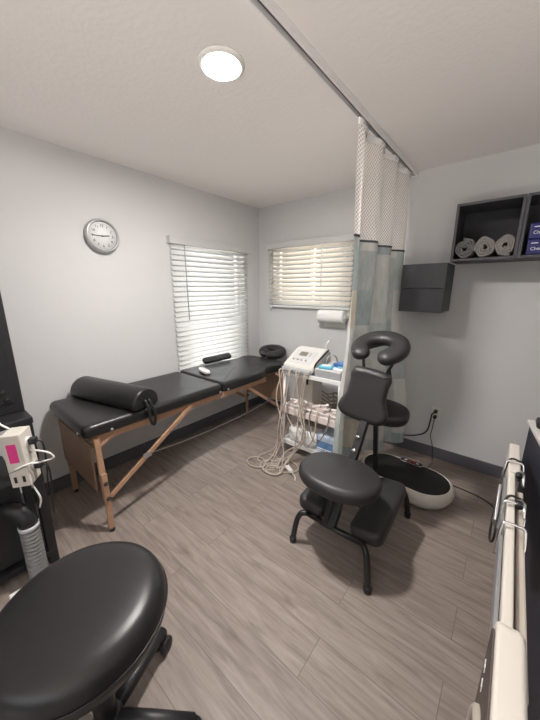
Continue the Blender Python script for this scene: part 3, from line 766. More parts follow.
pack('cyan and white pack at the front of the grey box unit', 'cyan', (-1.135, 2.12, 0.869), (0.12, 0.085, 0.022), (0, 0, 0.3), 'print_white')
pack('blue pack lying behind the cyan pack on the grey box unit', 'blue_dark', (-1.04, 2.26, 0.869), (0.14, 0.14, 0.03), (0, 0, -0.2), 'blue')
pack('white pack with cyan print at the right of the grey box unit', 'print_white', (-1.013, 2.125, 0.869), (0.095, 0.085, 0.02), (0, 0, -0.15), 'cyan')

# things on the middle shelf
t = thing('storage_box', 'grey-white box under the therapy unit, at the left of the cart', 'box', (-1.43, 2.3, 0.41))
bm = bm_new(); box(bm, (-1.505, 2.22, 0.408), (-1.32, 2.40, 0.745), 0.006); obj('body', bm, 'ivory', t)
bm = bm_new(); box(bm, (-1.385, 2.212, 0.65), (-1.365, 2.221, 0.70), 0.003); obj('latch', bm, 'black_plastic', t)
for x0, x1, lab in ((-1.506, -1.285, 'white open bin on the cart middle shelf, left of two'), (-1.270, -0.994, 'white open bin on the cart middle shelf, right of two')):
    t = thing('storage_bin', lab, 'bin', ((x0+x1)/2, 2.13, 0.408), 'bins on the cart middle shelf')
    bm = bm_new(); box(bm, (x0, 2.065, 0.408), (x1, 2.20, 0.413)); z1 = 0.488
    box(bm, (x0, 2.063, 0.408), (x1, 2.070, z1), 0.002); box(bm, (x0, 2.195, 0.408), (x1, 2.202, z1), 0.002); box(bm, (x0, 2.070, 0.408), (x0+0.006, 2.195, z1), 0.002); box(bm, (x1-0.006, 2.070, 0.408), (x1, 2.195, z1), 0.002)
    obj('bin_shell', bm, 'pinkish_tray', t)
    bm = bm_new(); box(bm, (x0-0.004, 2.056, z1-0.014), (x1+0.004, 2.0632, z1), 0.002); obj('rim', bm, 'white_plastic', t)
# handpieces heaped in the bins
hp0 = None
spots = [(-1.46, 2.13, 0.505, 0.3, 0), (-1.40, 2.10, 0.515, 1.1, 1), (-1.34, 2.15, 0.505, -0.6, 0), (-1.22, 2.12, 0.505, 0.2, 1), (-1.165, 2.15, 0.515, 0.9, 0), (-1.11, 2.11, 0.505, -0.4, 0), (-1.055, 2.14, 0.507, 0.5, 1), (-1.015, 2.11, 0.500, -0.2, 0)]
words = ['at the far left', 'second from the left', 'third from the left', 'fourth from the left', 'fourth from the right', 'third from the right', 'second from the right', 'at the far right']
for i, (x, y, z, rz, k) in enumerate(spots):
    h = thing('handpiece', 'small pale handpiece in the cart bins, %s of the row' % words[i], 'handpiece', (0, 0, 0), 'handpieces in the cart bins')
    h.location = (x, y, z); h.rotation_euler = (0, 0.15*(-1)**i, rz); h.scale = (0.85, 0.85, 0.85)
    if hp0 is None:
        hp0 = []
        bm = bm_new(); lathe(bm, [(0, -0.045), (0.013, -0.042), (0.016, -0.01), (0.012, 0.03), (0.020, 0.040), (0.021, 0.052), (0, 0.054)], 16, place((0, 0, 0), (1, 0, 0.15)))
        o = obj('grip', bm, 'pinkish_tray'); o.parent = h; hp0.append(o)
        bm = bm_new(); lathe(bm, [(0, 0.053), (0.018, 0.053), (0.017, 0.062), (0, 0.063)], 16, place((0, 0, 0), (1, 0, 0.15))); o2 = obj('head', bm, 'steel'); o2.parent = o; 
    else:
        o = hp0[0].copy(); C.objects.link(o); o.parent = h
        for ch in hp0[0].children:
            d = ch.copy(); C.objects.link(d); d.parent = o
# dark coiled cables behind the bins
for i, (x, r, col, lab) in enumerate(((-1.17, 0.085, 'lead_dark', 'coil of dark brown cable behind the bins, at the left'), (-1.07, 0.075, 'lead_dark', 'coil of dark brown cable behind the bins, at the right'))):
    bm = bm_new(); pts = []
    for k in range(90):
        a = 2*PI*k/18; pts.append((x+r*math.cos(a)*(1+0.1*math.sin(k*0.7)), 2.30+0.06*math.sin(a)+0.01*math.cos(k*0.4), 0.420+0.036*k/18+0.022*math.sin(a*2+i)))
    tube(bm, pts, 0.006, 6); tag(recentre(obj('coiled_cable', bm, col), (x, 2.30, 0.41)), lab, 'cable', 'coiled cables on the cart')

# bottom shelf
bm = bm_new()
pts = closed_spline([(-0.13, -0.07), (0.13, -0.08), (0.16, 0.0), (0.13, 0.09), (-0.12, 0.08), (-0.155, 0.0)], 6)
pad(bm, pts, 0.15, 0.05, Matrix.Translation((-1.355, 2.17, 0.098)), dome=0.02)
tg = thing('mesh_bag', 'crumpled white bag on the bottom shelf of the cart', 'bag', (-1.355, 2.17, 0.098))
for v in bm.verts: v.co += Vector((0.006*math.sin(v.co.y*90), 0.006*math.sin(v.co.x*70), 0.006*math.sin(v.co.x*60+v.co.y*50)))
obj('pouch', bm, 'paper', tg)
t = thing('blue_box', 'blue and white carton on the bottom shelf of the cart', 'box', (-1.075, 2.2, 0.098))
bm = bm_new(); box(bm, (-1.175, 2.075, 0.098), (-0.985, 2.36, 0.265), 0.004); obj('carton', bm, 'blue', t)
bm = bm_new(); box(bm, (-1.178, 2.070, 0.225), (-0.982, 2.363, 0.272), 0.004); obj('lid', bm, mat('pale_blue_card', (0.50, 0.60, 0.74), 0.5), t)
bm = bm_new()
for k in range(3): box(bm, (-1.17, 2.0725, 0.112+0.018*k), (-0.99-0.02*k, 2.0745, 0.122+0.018*k))
obj('printed_stripes', bm, 'print_white', t)

# lead wires hanging down the cart front and coiling on the floor
random.seed(21)
lead_spec = [(-1.525, 0.84, 0), (-1.50, 0.84, 1), (-1.43, 0.85, 2), (-1.415, 0.85, 3), (-1.345, 0.85, 4), (-1.33, 0.85, 5), (-1.275, 0.84, 6), (-1.262, 0.83, 7)]
for i, (x, z, k) in enumerate(lead_spec):
    bm = bm_new()
    ex, ey = -1.44+random.uniform(-0.14, 0.20), 1.80+random.uniform(-0.17, 0.12)
    r = random.uniform(0.05, 0.10); a0 = random.uniform(0, 6.28)
    y0 = 2.024
    pts = [(x, 2.032, z-0.02), (x+random.uniform(-.01, .01), 2.0-0.01*random.random(), z-0.05), (x+random.uniform(-.05, .05), 1.99-0.02*random.random(), 0.55), (x+random.uniform(-.10, .12), 1.97-0.03*random.random(), 0.28)]
    mx_ = (x*0.5+ex*0.5); pts.append((mx_, 1.93-0.03*random.random(), 0.09))
    for j in range(9):
        a = a0+j*0.75; pts.append((ex+r*1.25*math.cos(a), ey+r*math.sin(a), 0.008+0.004*(i % 4)))
    tube(bm, pts, 0.0055, 7, smooth=True)
    tag(recentre(obj('lead_wire', bm, 'lead'), (ex, ey, 0)), 'pale lead wire of the tangle hanging from the therapy unit to the floor', 'cable', 'lead wires tangled in front of the cart')
lead2 = [(-1.30, -1.16), (-1.22, -1.05), (-1.46, -1.28)]
for i, (xa, xb) in enumerate(lead2):
    bm = bm_new(); zz = 0.20+0.08*i
    tube(bm, [(xa, 2.048, 0.50), (xa-0.01, 2.03, 0.42), (xa+0.02, 2.02, zz), ((xa+xb)/2, 2.015, zz-0.05), (xb-0.01, 2.02, zz+0.08), (xb, 2.03, 0.43), (xb, 2.05, 0.50)], 0.0050, 7, smooth=True)
    tag(recentre(obj('lead_wire', bm, 'lead' if i != 1 else 'lead_dark'), (xa, 2.02, zz)), ('slack loop of wire over the cart bins, left', 'slack brown wire loop over the cart bins, right', 'slack loop of wire crossing the storage bins at far left')[i], 'cable', 'wire loops over the cart bins')
t = thing('wire_connector', 'white plug lying among the floor wires in front of the cart', 'plug', (-1.29, 1.80, 0.012))
Mx = Matrix.Translation((-1.27, 1.80, 0.004)) @ Matrix.Rotation(-0.5, 4, 'Z')
bm = bm_new(); box(bm, (-0.045, -0.018, 0.016), (0.045, 0.018, 0.040), 0.006, mtx=Mx); obj('plug_body', bm, 'white_plastic', t)
bm = bm_new(); tube(bm, [Mx @ Vector((0.045, 0, 0.028)), Mx @ Vector((0.09, 0.01, 0.012)), Mx @ Vector((0.13, -0.01, 0.004))], 0.004, 7, smooth=True); obj('plug_tail', bm, 'white_plastic', t)

# ------------------------------------------------------------------ wall outlet, plug and cords
ox, oz = -0.405, 0.427
t = thing('wall_outlet', 'white double socket low on the back wall, right of the curtain', 'outlet', (ox, YB, oz))
bm = bm_new(); box(bm, (ox-0.036, YB-0.007, oz-0.058), (ox+0.036, YB, oz+0.058), 0.003); obj('cover_plate', bm, 'white_plastic', t)
for dz in (0.026, -0.026):
    bm = bm_new(); pad(bm, rrect(-0.017, -0.018, 0.017, 0.018, 0.010, 4), 0.003, 0.001, place((ox, YB-0.0065, oz+dz), (0, -1, 0))); so = obj('socket', bm, 'ivory', t)
    for dx in (-0.006, 0.006):
        bm = bm_new(); box(bm, (ox+dx-0.001, YB-0.0102, oz+dz), (ox+dx+0.001, YB-0.0093, oz+dz+0.008)); obj('slot', bm, 'print_black', so)
def cord(label, pts, r=0.0042, m='cord', plug=None):
    c = thing('extension_cord', label, 'cord', pts[-1])
    bm = bm_new(); tube(bm, pts, r, 8, smooth=True); obj('cable', bm, m, c)
    if plug:
        bm = bm_new(); x, y, z = plug; box(bm, (x-0.014, y-0.034, z-0.014), (x+0.014, y, z+0.014), 0.006); obj('plug', bm, 'black_plastic', c)
cord('black cord from the upper socket, drooping left behind the curtain', [(ox, YB-0.040, oz+0.02), (ox-0.020, YB-0.060, oz+0.005), (ox-0.026, YB-0.058, oz-0.06), (ox-0.05, YB-0.05, 0.25), (ox-0.14, YB-0.05, 0.185), (ox-0.26, YB-0.05, 0.15), (ox-0.36, YB-0.06, 0.12), (ox-0.42, YB-0.08, 0.006)], 0.006, plug=(ox, YB-0.0102, oz+0.026))
cord('thin black cord from the lower socket, hanging to the floor', [(ox, YB-0.040, oz-0.032), (ox-0.004, YB-0.055, 0.30), (ox-0.01, YB-0.05, 0.22), (ox+0.015, YB-0.04, 0.12), (ox+0.03, YB-0.06, 0.006), (ox+0.04, YB-0.13, 0.004), (ox+0.02, 2.515, 0.006), (-0.395, 2.462, 0.02)], 0.0032, plug=(ox, YB-0.0102, oz-0.026))
cord('black cord lying on the floor between vibration plate and white machine', [(-0.19, 2.43, 0.03), (-0.155, 2.47, 0.006), (-0.06, 2.46, 0.005), (0.04, 2.43, 0.005), (0.10, 2.36, 0.005), (0.125, 2.22, 0.005)], 0.004)

# ------------------------------------------------------------------ vibration plate
pl = thing('vibration_plate', 'oval vibration plate with black top and white shell, on the floor behind the massage chair', 'exercise machine', (-0.46, 2.18, 0))
def stadium(hw, r, c, rot, n=24):
    out = []
    for k in range(n+1): a = -PI/2+PI*k/n; out.append((hw+r*math.cos(a), r*math.sin(a)))
    for k in range(n+1): a = PI/2+PI*k/n; out.append((-hw+r*math.cos(a), r*math.sin(a)))
    ca, sa = math.cos(rot), math.sin(rot)
    return [(c[0]+x*ca-y*sa, c[1]+x*sa+y*ca) for x, y in out]
pc, pr = (-0.47, 2.205), -0.06
bm = bm_new(); lay = [(0.150, 0.018), (0.178, 0.022), (0.198, 0.055), (0.205, 0.090), (0.200, 0.118), (0.190, 0.130), (0.176, 0.133)]
t2 = bmesh.new(); rings = [[t2.verts.new((x, y, z)) for x, y in stadium(0.135, r, pc, pr)] for r, z in lay]
n = len(rings[0])
for A, B in zip(rings, rings[1:]):
    for k in range(n): t2.faces.new((A[k], A[(k+1) % n], B[(k+1) % n], B[k])).smooth = True
t2.faces.new(rings[0][::-1]); t2.faces.new(rings[-1]); merge(bm, t2); obj('shell', bm, 'ivory', pl)
bm = bm_new(); pad(bm, stadium(0.135, 0.172, pc, pr), 0.008, 0.003, Matrix.Translation((0, 0, 0.131))); obj('foot_mat', bm, 'mat_black', pl)
bm = bm_new(); tube(bm, [(x, y, 0.134) for x, y in stadium(0.135, 0.178, pc, pr)], 0.004, 8, closed=True); obj('trim_line', bm, 'white_plastic', pl)
Mp = Matrix.Translation((pc[0], pc[1], 0.134)) @ Matrix.Rotation(pr, 4, 'Z')
bm = bm_new(); pad(bm, rrect(-0.085, 0.135, 0.085, 0.192, 0.02, 4), 0.014, 0.005, Mp); cp = obj('control_panel', bm, 'black_plastic', pl)
bm = bm_new(); tube(bm, [Mp @ Vector((x, y, 0.012)) for x, y in rrect(-0.085, 0.135, 0.085, 0.192, 0.02, 4)], 0.003, 6, closed=True); obj('panel_rim', bm, 'chrome', cp)
for k in range(4):
    bm = bm_new(); box(bm, (-0.055+0.03*k, 0.155, 0.0135), (-0.035+0.03*k, 0.172, 0.0165), 0.001, mtx=Mp); obj('button', bm, 'red' if k in (1, 2) else 'light_grey', cp)
for k, (x, y) in enumerate(((-0.2, -0.09), (0.2, -0.09), (-0.2, 0.09), (0.2, 0.09))):
    bm = bm_new(); p = Mp @ Vector((x, y, 0)); lathe(bm, [(0, 0), (0.022, 0), (0.020, 0.020), (0, 0.020)], 14, Matrix.Translation((p.x, p.y, 0))); obj('suction_foot', bm, 'black_plastic', pl)

# ------------------------------------------------------------------ massage chair
ch = thing('massage_chair', 'black padded massage chair with face ring, in front of the curtain', 'massage chair', (-0.61, 1.55, 0))
# seat: oval pad tipped slightly forward
bm = bm_new(); pad(bm, ellipse(0.225, 0.178, 56, 2.2), 0.085, 0.038, Matrix.Translation((-0.615, 1.345, 0.458)) @ Matrix.Rotation(0.04, 4, 'Y') @ Matrix.Rotation(0.12, 4, 'Z'), dome=0.012)
obj('seat', bm, 'leather_gray', ch)
# chest pad
Mch = place((-0.618, 1.660, 0.885), (0.06, -0.97, 0.22), (0.10, 0.25, 1))
chest = closed_spline([(-0.138, -0.125), (-0.085, -0.160), (0.085, -0.160), (0.138, -0.125), (0.138, -0.075), (0.112, -0.01), (0.108, 0.06), (0.112, 0.115), (0.080, 0.155), (-0.080, 0.155), (-0.112, 0.115), (-0.108, 0.06), (-0.112, -0.01), (-0.138, -0.075)], 5)
bm = bm_new(); pad(bm, chest, 0.075, 0.036, Mch @ Matrix.Diagonal((1.08, 1.02, 1, 1)) @ Matrix.Translation((0, 0, -0.055)), seg=7); obj('chest_pad', bm, 'leather_gray', ch)
# arm pad behind it
bm = bm_new(); pad(bm, ellipse(0.196, 0.108, 48, 2.5), 0.085, 0.034, place((-0.597, 1.845, 0.695), (0.02, -0.30, 0.95), (0, 1, 0.3)), dome=0.008); obj('arm_pad', bm, 'leather_gray', ch)
# face ring
Mf = place((-0.605, 1.800, 1.155), (0.0, -0.42, 0.91), (0.10, 0.9, 0.42))
bm = bm_new(); horseshoe(bm, 0.112, 0.055, 0.038, 0.78, Mf, rx=1.06); obj('face_cradle', bm, 'leather_gray', ch)
bm = bm_new(); 
for s in (-1, 1): tube(bm, [Mf @ Vector((s*0.10, -0.02, -0.030)), Mf @ Vector((s*0.10, -0.03, -0.06)), (-0.61+s*0.075, 1.775, 1.02), (-0.61+s*0.055, 1.76, 0.93)], 0.009, 8)
tube(bm, [(-0.68, 1.762, 0.945), (-0.54, 1.762, 0.945)], 0.010, 8)
tube(bm, [Mf @ Vector((-0.11, 0, -0.036)), Mf @ Vector((0, 0.10, -0.040)), Mf @ Vector((0.11, 0, -0.036))], 0.008, 8, smooth=True)
obj('cradle_bracket', bm, 'black_metal', ch)
bm = bm_new(); p = Mf @ Vector((0.10, -0.10, -0.07)); tube(bm, [p, p+Vector((0.015, -0.01, -0.035)), p+Vector((0.012, -0.01, -0.075))], [0.010, 0.007, 0.009], 8); obj('cradle_lever', bm, 'black_plastic', ch)
# knee pads
for s, x in ((-1, -0.765), (1, -0.425)):
    Mk = place((x, 1.525, 0.235), (0.12*s*-1, -0.14, 0.98), (0, 1, 0.14))
    bm = bm_new(); pad(bm, rrect(-0.090, -0.235, 0.090, 0.235, 0.05), 0.085, 0.030, Mk, dome=0.008); obj('knee_pad', bm, 'leather_gray', ch)
# frame
def stube(name, pts, r, m='black_metal', parent=ch, smooth=False):
    bm = bm_new(); tube(bm, pts, r, 12, smooth=smooth); return obj(name, bm, m, parent)
stube('front_bar', [(-0.775, 1.285, 0.215), (-0.62, 1.285, 0.207), (-0.435, 1.285, 0.215)], 0.016)
stube('rear_bar', [(-0.775, 1.86, 0.20), (-0.60, 1.86, 0.195), (-0.415, 1.86, 0.20)], 0.016)
for xb, yb, xa, ya, za in ((-0.842, 1.247, -0.775, 1.285, 0.215), (-0.368, 1.232, -0.435, 1.285, 0.215), (-0.828, 1.905, -0.775, 1.86, 0.20), (-0.355, 1.905, -0.415, 1.86, 0.20)):
    d = Vector((xb-xa, yb-ya, 0))
    l = stube('leg', spline([Vector((xa, ya, za)), Vector((xa+d.x*0.45, ya+d.y*0.45, za-0.012)), Vector((xa+d.x*0.75, ya+d.y*0.75, za-0.07)), Vector((xb, yb, 0.02))], 6), 0.0165)
    bm = bm_new(); lathe(bm, [(0, 0), (0.020, 0), (0.021, 0.03), (0.017, 0.036), (0, 0.036)], 16, Matrix.Translation((xb, yb, 0))); obj('foot_cap', bm, 'black_plastic', l)
def sbar(name, p, q, wx, wy, m='black_metal'):
    bm = bm_new(); p, q = Vector(p), Vector(q)
    box(bm, (-wx/2, -wy/2, 0), (wx/2, wy/2, (q-p).length), 0.004, mtx=place(p, q-p, (0, 1, 0.01))); return obj(name, bm, m, ch)
sbar('main_beam', (-0.612, 1.285, 0.205), (-0.592, 1.80, 0.97), 0.042, 0.050)
sbar('seat_post', (-0.585, 1.86, 0.195), (-0.615, 1.345, 0.468), 0.034, 0.044)
sbar('seat_strut', (-0.645, 1.285, 0.215), (-0.635, 1.36, 0.465), 0.034, 0.040)
sbar('tilt_strut', (-0.575, 1.86, 0.20), (-0.590, 1.77, 0.86), 0.026, 0.032)
sbar('knee_bracket', (-0.84, 1.48, 0.275), (-0.38, 1.48, 0.275), 0.022, 0.03)
sbar('arm_bracket', (-0.605, 1.74, 0.80), (-0.605, 1.85, 0.725), 0.03, 0.03)
for p in ((-0.602, 1.555, 0.655), (-0.604, 1.51, 0.585)):
    bm = bm_new(); lathe(bm, [(0, 0), (0.014, 0), (0.012, 0.012), (0, 0.014)], 14, place(p, (0, -1, 0.3))); obj('bolt', bm, 'chrome', ch)

# ------------------------------------------------------------------ rolling stool in the foreground
st = thing('rolling_stool', 'round black rolling stool in the near left foreground', 'stool', (-0.848, 0.185, 0))
sx, sy = -0.848, 0.168
bm = bm_new(); R0 = 0.232
lathe(bm, [(0, 0.515), (R0-0.05, 0.515), (R0-0.018, 0.520), (R0-0.006, 0.535), (R0, 0.560), (R0-0.002, 0.581), (R0-0.007, 0.600), (R0-0.015, 0.614), (R0-0.026, 0.624), (R0-0.042, 0.631), (R0-0.065, 0.635), (R0-0.11, 0.637), (0, 0.638)], 72, Matrix.Translation((sx, sy, 0))); seat = obj('seat', bm, 'leather', st)
bm = bm_new(); tube(bm, [(sx+(R0+0.0005)*math.cos(2*PI*k/72), sy+(R0+0.0005)*math.sin(2*PI*k/72), 0.572) for k in range(72)], 0.0025, 6, closed=True); obj('piping', bm, 'leather', seat)
bm = bm_new(); lathe(bm, [(0, 0.505), (0.15, 0.505), (0.16, 0.516), (0, 0.516)], 40, Matrix.Translation((sx, sy, 0))); obj('seat_plate', bm, 'black_metal', st)
bm = bm_new(); lathe(bm, [(0, 0.10), (0.034, 0.10), (0.034, 0.30), (0.028, 0.305), (0.028, 0.38), (0.018, 0.385), (0.018, 0.506), (0, 0.506)], 24, Matrix.Translation((sx, sy+0.008, 0))); obj('gas_lift', bm, 'black_metal', st)
bm = bm_new(); lathe(bm, [(0, 0.070), (0.045, 0.070), (0.05, 0.085), (0.045, 0.125), (0.036, 0.135), (0, 0.135)], 28, Matrix.Translation((sx, sy+0.012, 0))); obj('hub', bm, 'black_plastic', st)
hx, hy = sx, sy+0.012
for k in range(5):
    a = math.radians(112-72*k); d = Vector((math.cos(a), math.sin(a), 0)); L_ = 0.285
    bm = bm_new(); q = Vector((hx, hy, 0))
    tube(bm, [q+d*0.03+Vector((0, 0, 0.108)), q+d*0.14+Vector((0, 0, 0.100)), q+d*L_+Vector((0, 0, 0.088))], [0.026, 0.024, 0.020], 12); l = obj('leg', bm, 'black_plastic', st)
    w = q+d*(L_-0.012); s = Vector((-d.y, d.x, 0))
    for sg in (-1, 1):
        bm = bm_new(); lathe(bm, [(0, -0.011), (0.028, -0.011), (0.033, -0.006), (0.033, 0.006), (0.028, 0.011), (0, 0.011)], 24, place(w+s*0.019*sg+Vector((0, 0, 0.0332)), s, (0, 0, 1))); obj('wheel', bm, 'black_plastic', l)
    bm = bm_new(); lathe(bm, [(0, 0.033), (0.012, 0.033), (0.022, 0.062), (0.022, 0.092), (0, 0.098)], 14, Matrix.Translation((w.x, w.y, 0))); obj('caster_fork', bm, 'black_plastic', l)

# ------------------------------------------------------------------ black equipment rack at the left edge
rk = thing('equipment_rack', 'tall black equipment rack at the left edge, behind the rolling stool', 'rack', (-2.0, 0.0, 0))
bm = bm_new(); box(bm, (-2.25, -0.42, 0.88), (-1.925, 0.298, 1.78), 0.006); tw = obj('tower', bm, 'dark_rack', rk)
bm = bm_new(); box(bm, (-1.926, -0.40, 0.94), (-1.916, 0.262, 1.72), 0.003); obj('tower_front', bm, 'black_plastic', tw)
for (y, z, r) in ((0.20, 1.085, 0.020), (0.225, 1.00, 0.012), (0.195, 0.985, 0.010), (0.235, 0.96, 0.010)):
    bm = bm_new(); tube(bm, [(-1.914, y+r*math.cos(a), z+r*math.sin(a)) for a in [2*PI*k/18 for k in range(18)]], 0.0035, 6, closed=True); lathe(bm, [(0, -0.002), (r*0.7, -0.002), (r*0.6, 0.008), (0, 0.009)], 16, place((-1.916, y, z), (1, 0, 0))); obj('jack', bm, 'steel' if r > 0.015 else 'black_plastic', tw)
bm = bm_new(); box(bm, (-1.916, 0.10, 1.17), (-1.912, 0.235, 1.30), 0.002); obj('screen', bm, 'grey_plastic', tw)
bm = bm_new(); box(bm, (-2.27, -0.44, 0.845), (-1.80, 0.302, 0.88), 0.006); obj('shelf_board', bm, 'dark_rack', rk)
for x in (-1.822, -2.24):
    for y in (0.275, -0.41):
        bm = bm_new(); box(bm, (x-0.02, y-0.022, 0.0), (x+0.02, y+0.022, 0.846), 0.004); obj('post', bm, 'dark_rack', rk)
bm = bm_new(); box(bm, (-2.24, -0.39, 0.10), (-1.83, 0.20, 0.54), 0.006); obj('machine_case', bm, 'dark_rack', rk)
bm = bm_new(); box(bm, (-2.26, -0.43, 0.05), (-1.80, 0.296, 0.085), 0.004); obj('base_board', bm, 'dark_rack', rk)
# white power tap with pink sticker
px, py, pz = -1.728, 0.222, 0.722
Mt = Matrix.Translation((px, py, pz)) @ Matrix.Rotation(0.03, 4, 'X') @ Matrix.Rotation(-0.62, 4, 'Z')
t = thing('power_tap', 'white power tap box with pink sticker, hung on the black rack', 'power strip', (px, py, pz))
bm = bm_new(); box(bm, (-0.050, -0.044, -0.135), (0.050, 0.036, 0.135), 0.005, mtx=Mt); obj('case', bm, 'ivory', t)
bm = bm_new(); box(bm, (0.0498, -0.026, -0.005), (0.0512, 0.012, 0.090), 0.0004, mtx=Mt); obj('sticker', bm, 'pink', t)
for y in (-0.022, 0.012):
    bm = bm_new(); box(bm, (0.0498, y-0.006, -0.110), (0.0510, y+0.006, -0.078), 0.0004, mtx=Mt); obj('switch_slot', bm, 'print_black', t)
bm = bm_new(); tube(bm, [Mt @ Vector((0.051, -0.042, -0.055)), Mt @ Vector((0.051, 0.030, -0.030))], 0.0012, 6); obj('case_seam', bm, 'print_black', t)
for i, dz in enumerate((0.075, -0.055)):
    bm = bm_new(); lathe(bm, [(0, 0), (0.024, 0), (0.024, 0.006), (0, 0.006)], 20, Mt @ place((0.0, 0.0355, dz), (0, 1, 0))); obj('socket', bm, 'white_plastic', t)
    p = Mt @ Vector((0.0, 0.036, dz))
    c = thing('power_plug', 'black plug in the power tap, %s' % ('upper of two' if i == 0 else 'lower of two'), 'plug', p, 'plugs in the power tap')
    bm = bm_new(); box(bm, (-0.016, 0.042, dz-0.016), (0.016, 0.074, dz+0.016), 0.006, mtx=Mt); obj('plug_body', bm, 'black_plastic', c)
    bm = bm_new(); tube(bm, [Mt @ Vector((0.0, 0.068, dz)), Mt @ Vector((0.0, 0.095, dz-0.02)), Mt @ Vector((-0.004, 0.088, dz-0.14)), Mt @ Vector((-0.02, 0.060, dz-0.30))], 0.004, 7, smooth=True); obj('plug_lead', bm, 'cord', c)
for i, pts in enumerate(([(0.0, 0.036, 0.02), (0.02, 0.075, 0.03), (0.03, 0.125, 0.015), (0.02, 0.135, -0.02), (0.025, 0.09, -0.03), (0.05, 0.04, -0.02), (0.058, -0.01, -0.035)], [(-0.02, -0.03, 0.136), (-0.02, -0.07, 0.18), (-0.05, -0.10, 0.25), (-0.08, -0.16, 0.30)], [(-0.03, -0.02, -0.134), (-0.03, 0.0, -0.20), (-0.02, 0.02, -0.26), (-0.03, 0.0, -0.32)])):
    bm = bm_new(); tube(bm, [Mt @ Vector(p) for p in pts], 0.0045, 7, smooth=True)
    tag(recentre(obj('white_cable', bm, 'white_plastic'), Mt @ Vector(pts[0])), ('white cable looped round the front of the power tap', 'white cable rising from the top of the power tap', 'white cable hanging below the power tap')[i], 'cable', 'white cables at the rack')
# ribbed hose standing in front of the rack
t = thing('ribbed_hose', 'ribbed grey hose with rounded elbow, below the power tap on the rack', 'hose', (-1.745, 0.19, 0.0))
bm = bm_new(); prof = [(0.030, 0.0)]; z = 0.0
base = Vector((-1.735, 0.190, 0.012)); top = Vector((-1.745, 0.192, 0.335))
Lh = (top-base).length; nrib = 15
for k in range(nrib):
    z0 = Lh*k/nrib; dz = Lh/nrib
    prof += [(0.031, z0+dz*0.08), (0.0425, z0+dz*0.35), (0.0425, z0+dz*0.55), (0.031, z0+dz*0.85)]
prof.append((0.030, Lh)); lathe(bm, prof, 28, place(base, top-base, (0, 1, 0))); obj('bellows', bm, 'hose', t)
bm = bm_new(); tube(bm, [top, top+Vector((0, 0, 0.04)), top+Vector((-0.02, -0.02, 0.085)), top+Vector((-0.05, -0.05, 0.10)), top+Vector((-0.078, -0.08, 0.10))], [0.040, 0.044, 0.043, 0.036, 0.030], 16, smooth=False); obj('elbow', bm, 'black_plastic', t)  # grey elbow coloured black to stand for the shadow on it
bm = bm_new(); lathe(bm, [(0.034, 0), (0.044, 0.002), (0.044, 0.022), (0.034, 0.024)], 24, place(top-Vector((0, 0, 0.012)), (0, 0, 1), (0, 1, 0))); obj('collar', bm, 'light_grey', t)
bm = bm_new(); box(bm, (-1.70, 0.06, 0.0), (-1.64, 0.14, 0.055), 0.006)
tag(recentre(obj('charger_block', bm, 'white_plastic'), (-1.67, 0.10, 0.0)), 'small white block on the floor beside the ribbed hose', 'block')

# ------------------------------------------------------------------ dark counter unit and white machine at the right edge
cb = thing('counter_unit', 'dark counter unit with pale top at the right edge', 'counter', (0.45, 1.0, 0)); CB = rotz(math.radians(7.5), (0.135, 1.92, 0))
bm = bm_new(); box(bm, (0.146, -0.30, 0.0), (0.75, 1.905, 0.835), 0.003, mtx=CB); obj('body', bm, 'navy_side', cb)
bm = bm_new(); box(bm, (0.137, -0.31, 0.836), (0.76, 1.922, 0.855), 0.003, mtx=CB); obj('worktop', bm, 'counter', cb)
bm = bm_new(); pad(bm, rrect(0.165, 1.80, 0.33, 1.905, 0.02, 4), 0.03, 0.008, Matrix.Translation((0, 0, 0.856)), dome=0.004)
tag(recentre(obj('black_case', bm, 'black_plastic'), (0.25, 1.85, 0.856)), 'small black case on the far corner of the pale counter', 'case')

mc = thing('standing_exercise_machine', 'ivory exercise machine stood on edge against the dark counter, with chrome hooks', 'exercise machine', (0.10, 0.6, 0))
bm = bm_new(); box(bm, (0.083, 0.66, 0.660), (0.107, 1.50, 0.750), 0.006, 3); obj('beam', bm, 'ivory', mc)
bm = bm_new(); box(bm, (0.081, 1.50, 0.640), (0.124, 1.80, 0.756), 0.008, 3); obj('end_block', bm, 'ivory', mc)
bm = bm_new(); box(bm, (0.071, 0.72, 0.66), (0.081, 1.49, 0.725), 0.003); obj('side_rail', bm, 'silver', mc)
bm = bm_new(); box(bm, (0.113, 0.62, 0.58), (0.134, 1.40, 0.728), 0.004); obj('back_plate', bm, 'tan', mc)
Md = place((0.071, 0, 0), (1, 0, 0), (0, 0, 1))       # local x -> +y of the room, local y -> up
bm = bm_new(); pad(bm, rrect(-0.15, 0.0, 0.728, 0.800, 0.055, 8), 0.050, 0.012, Md, rb=0.008); obj('rim_shell', bm, 'ivory', mc)
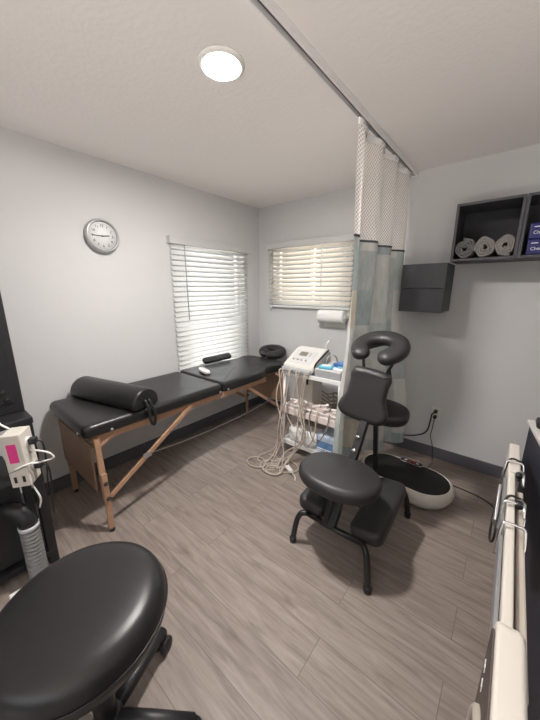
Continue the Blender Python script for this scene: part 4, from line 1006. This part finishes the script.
bm = bm_new(); pad(bm, rrect(-0.13, 0.02, 0.712, 0.784, 0.045, 8), 0.006, 0.002, Matrix.Translation((-0.004, 0, 0)) @ Md); obj('inner_panel', bm, 'brown_face', mc)
bm = bm_new(); tube(bm, [(0.067, 0.475+0.20*math.cos(a), 0.46+0.24*math.sin(a)) for a in [2*PI*k/48 for k in range(48)]], 0.012, 10, closed=True); obj('foot_ring', bm, 'tan', mc)
for y, z in ((0.672, 0.690), (0.655, 0.655)):
    bm = bm_new(); pts = []
    for k in range(10):
        a = PI*k/5; r = 0.014 if k % 2 == 0 else 0.006; pts.append((y+r*math.cos(a), z+r*math.sin(a)))
    prism(bm, pts, 0, 0.0655, 0.0675); obj('star_mark', bm, 'print_white', mc)
for y in (1.57, 1.24, 1.11):
    bm = bm_new(); tube(bm, [(0.069, y-0.03, 0.66), (0.070, y-0.015, 0.72), (0.076, y, 0.762), (0.105, y+0.003, 0.765), (0.130, y, 0.762), (0.134, y-0.03, 0.74), (0.134, y-0.05, 0.72)], 0.0045, 10, smooth=True); obj('hook', bm, 'chrome', mc)
for y in (1.50, 1.28):
    bm = bm_new(); tube(bm, [(0.118, y, 0.72), (0.124, y, 0.765), (0.130, y-0.04, 0.772), (0.130, y-0.09, 0.75)], 0.006, 10); obj('clamp_post', bm, 'chrome', mc)
    bm = bm_new(); lathe(bm, [(0, -0.012), (0.011, -0.012), (0.011, 0.012), (0, 0.012)], 16, place((0.116, y-0.03, 0.760), (0, 1, 0), (0, 0, 1))); obj('clamp_knob', bm, 'black_plastic', mc)
bm = bm_new(); tube(bm, [(0.124, 1.60, 0.762), (0.085, 1.59, 0.764), (0.071, 1.53, 0.70), (0.064, 1.45, 0.64), (0.056, 1.34, 0.59), (0.056, 1.25, 0.58), (0.064, 1.20, 0.62), (0.068, 1.24, 0.70), (0.085, 1.28, 0.762), (0.124, 1.29, 0.762)], 0.004, 8, smooth=True); obj('bungee_cord', bm, 'cord', mc)
bm = bm_new(); prism(bm, [(1.34, 0.58), (1.46, 0.70), (1.40, 0.735), (1.26, 0.66)], 0, 0.058, 0.066, 0.002); obj('side_lever', bm, 'steel', mc)
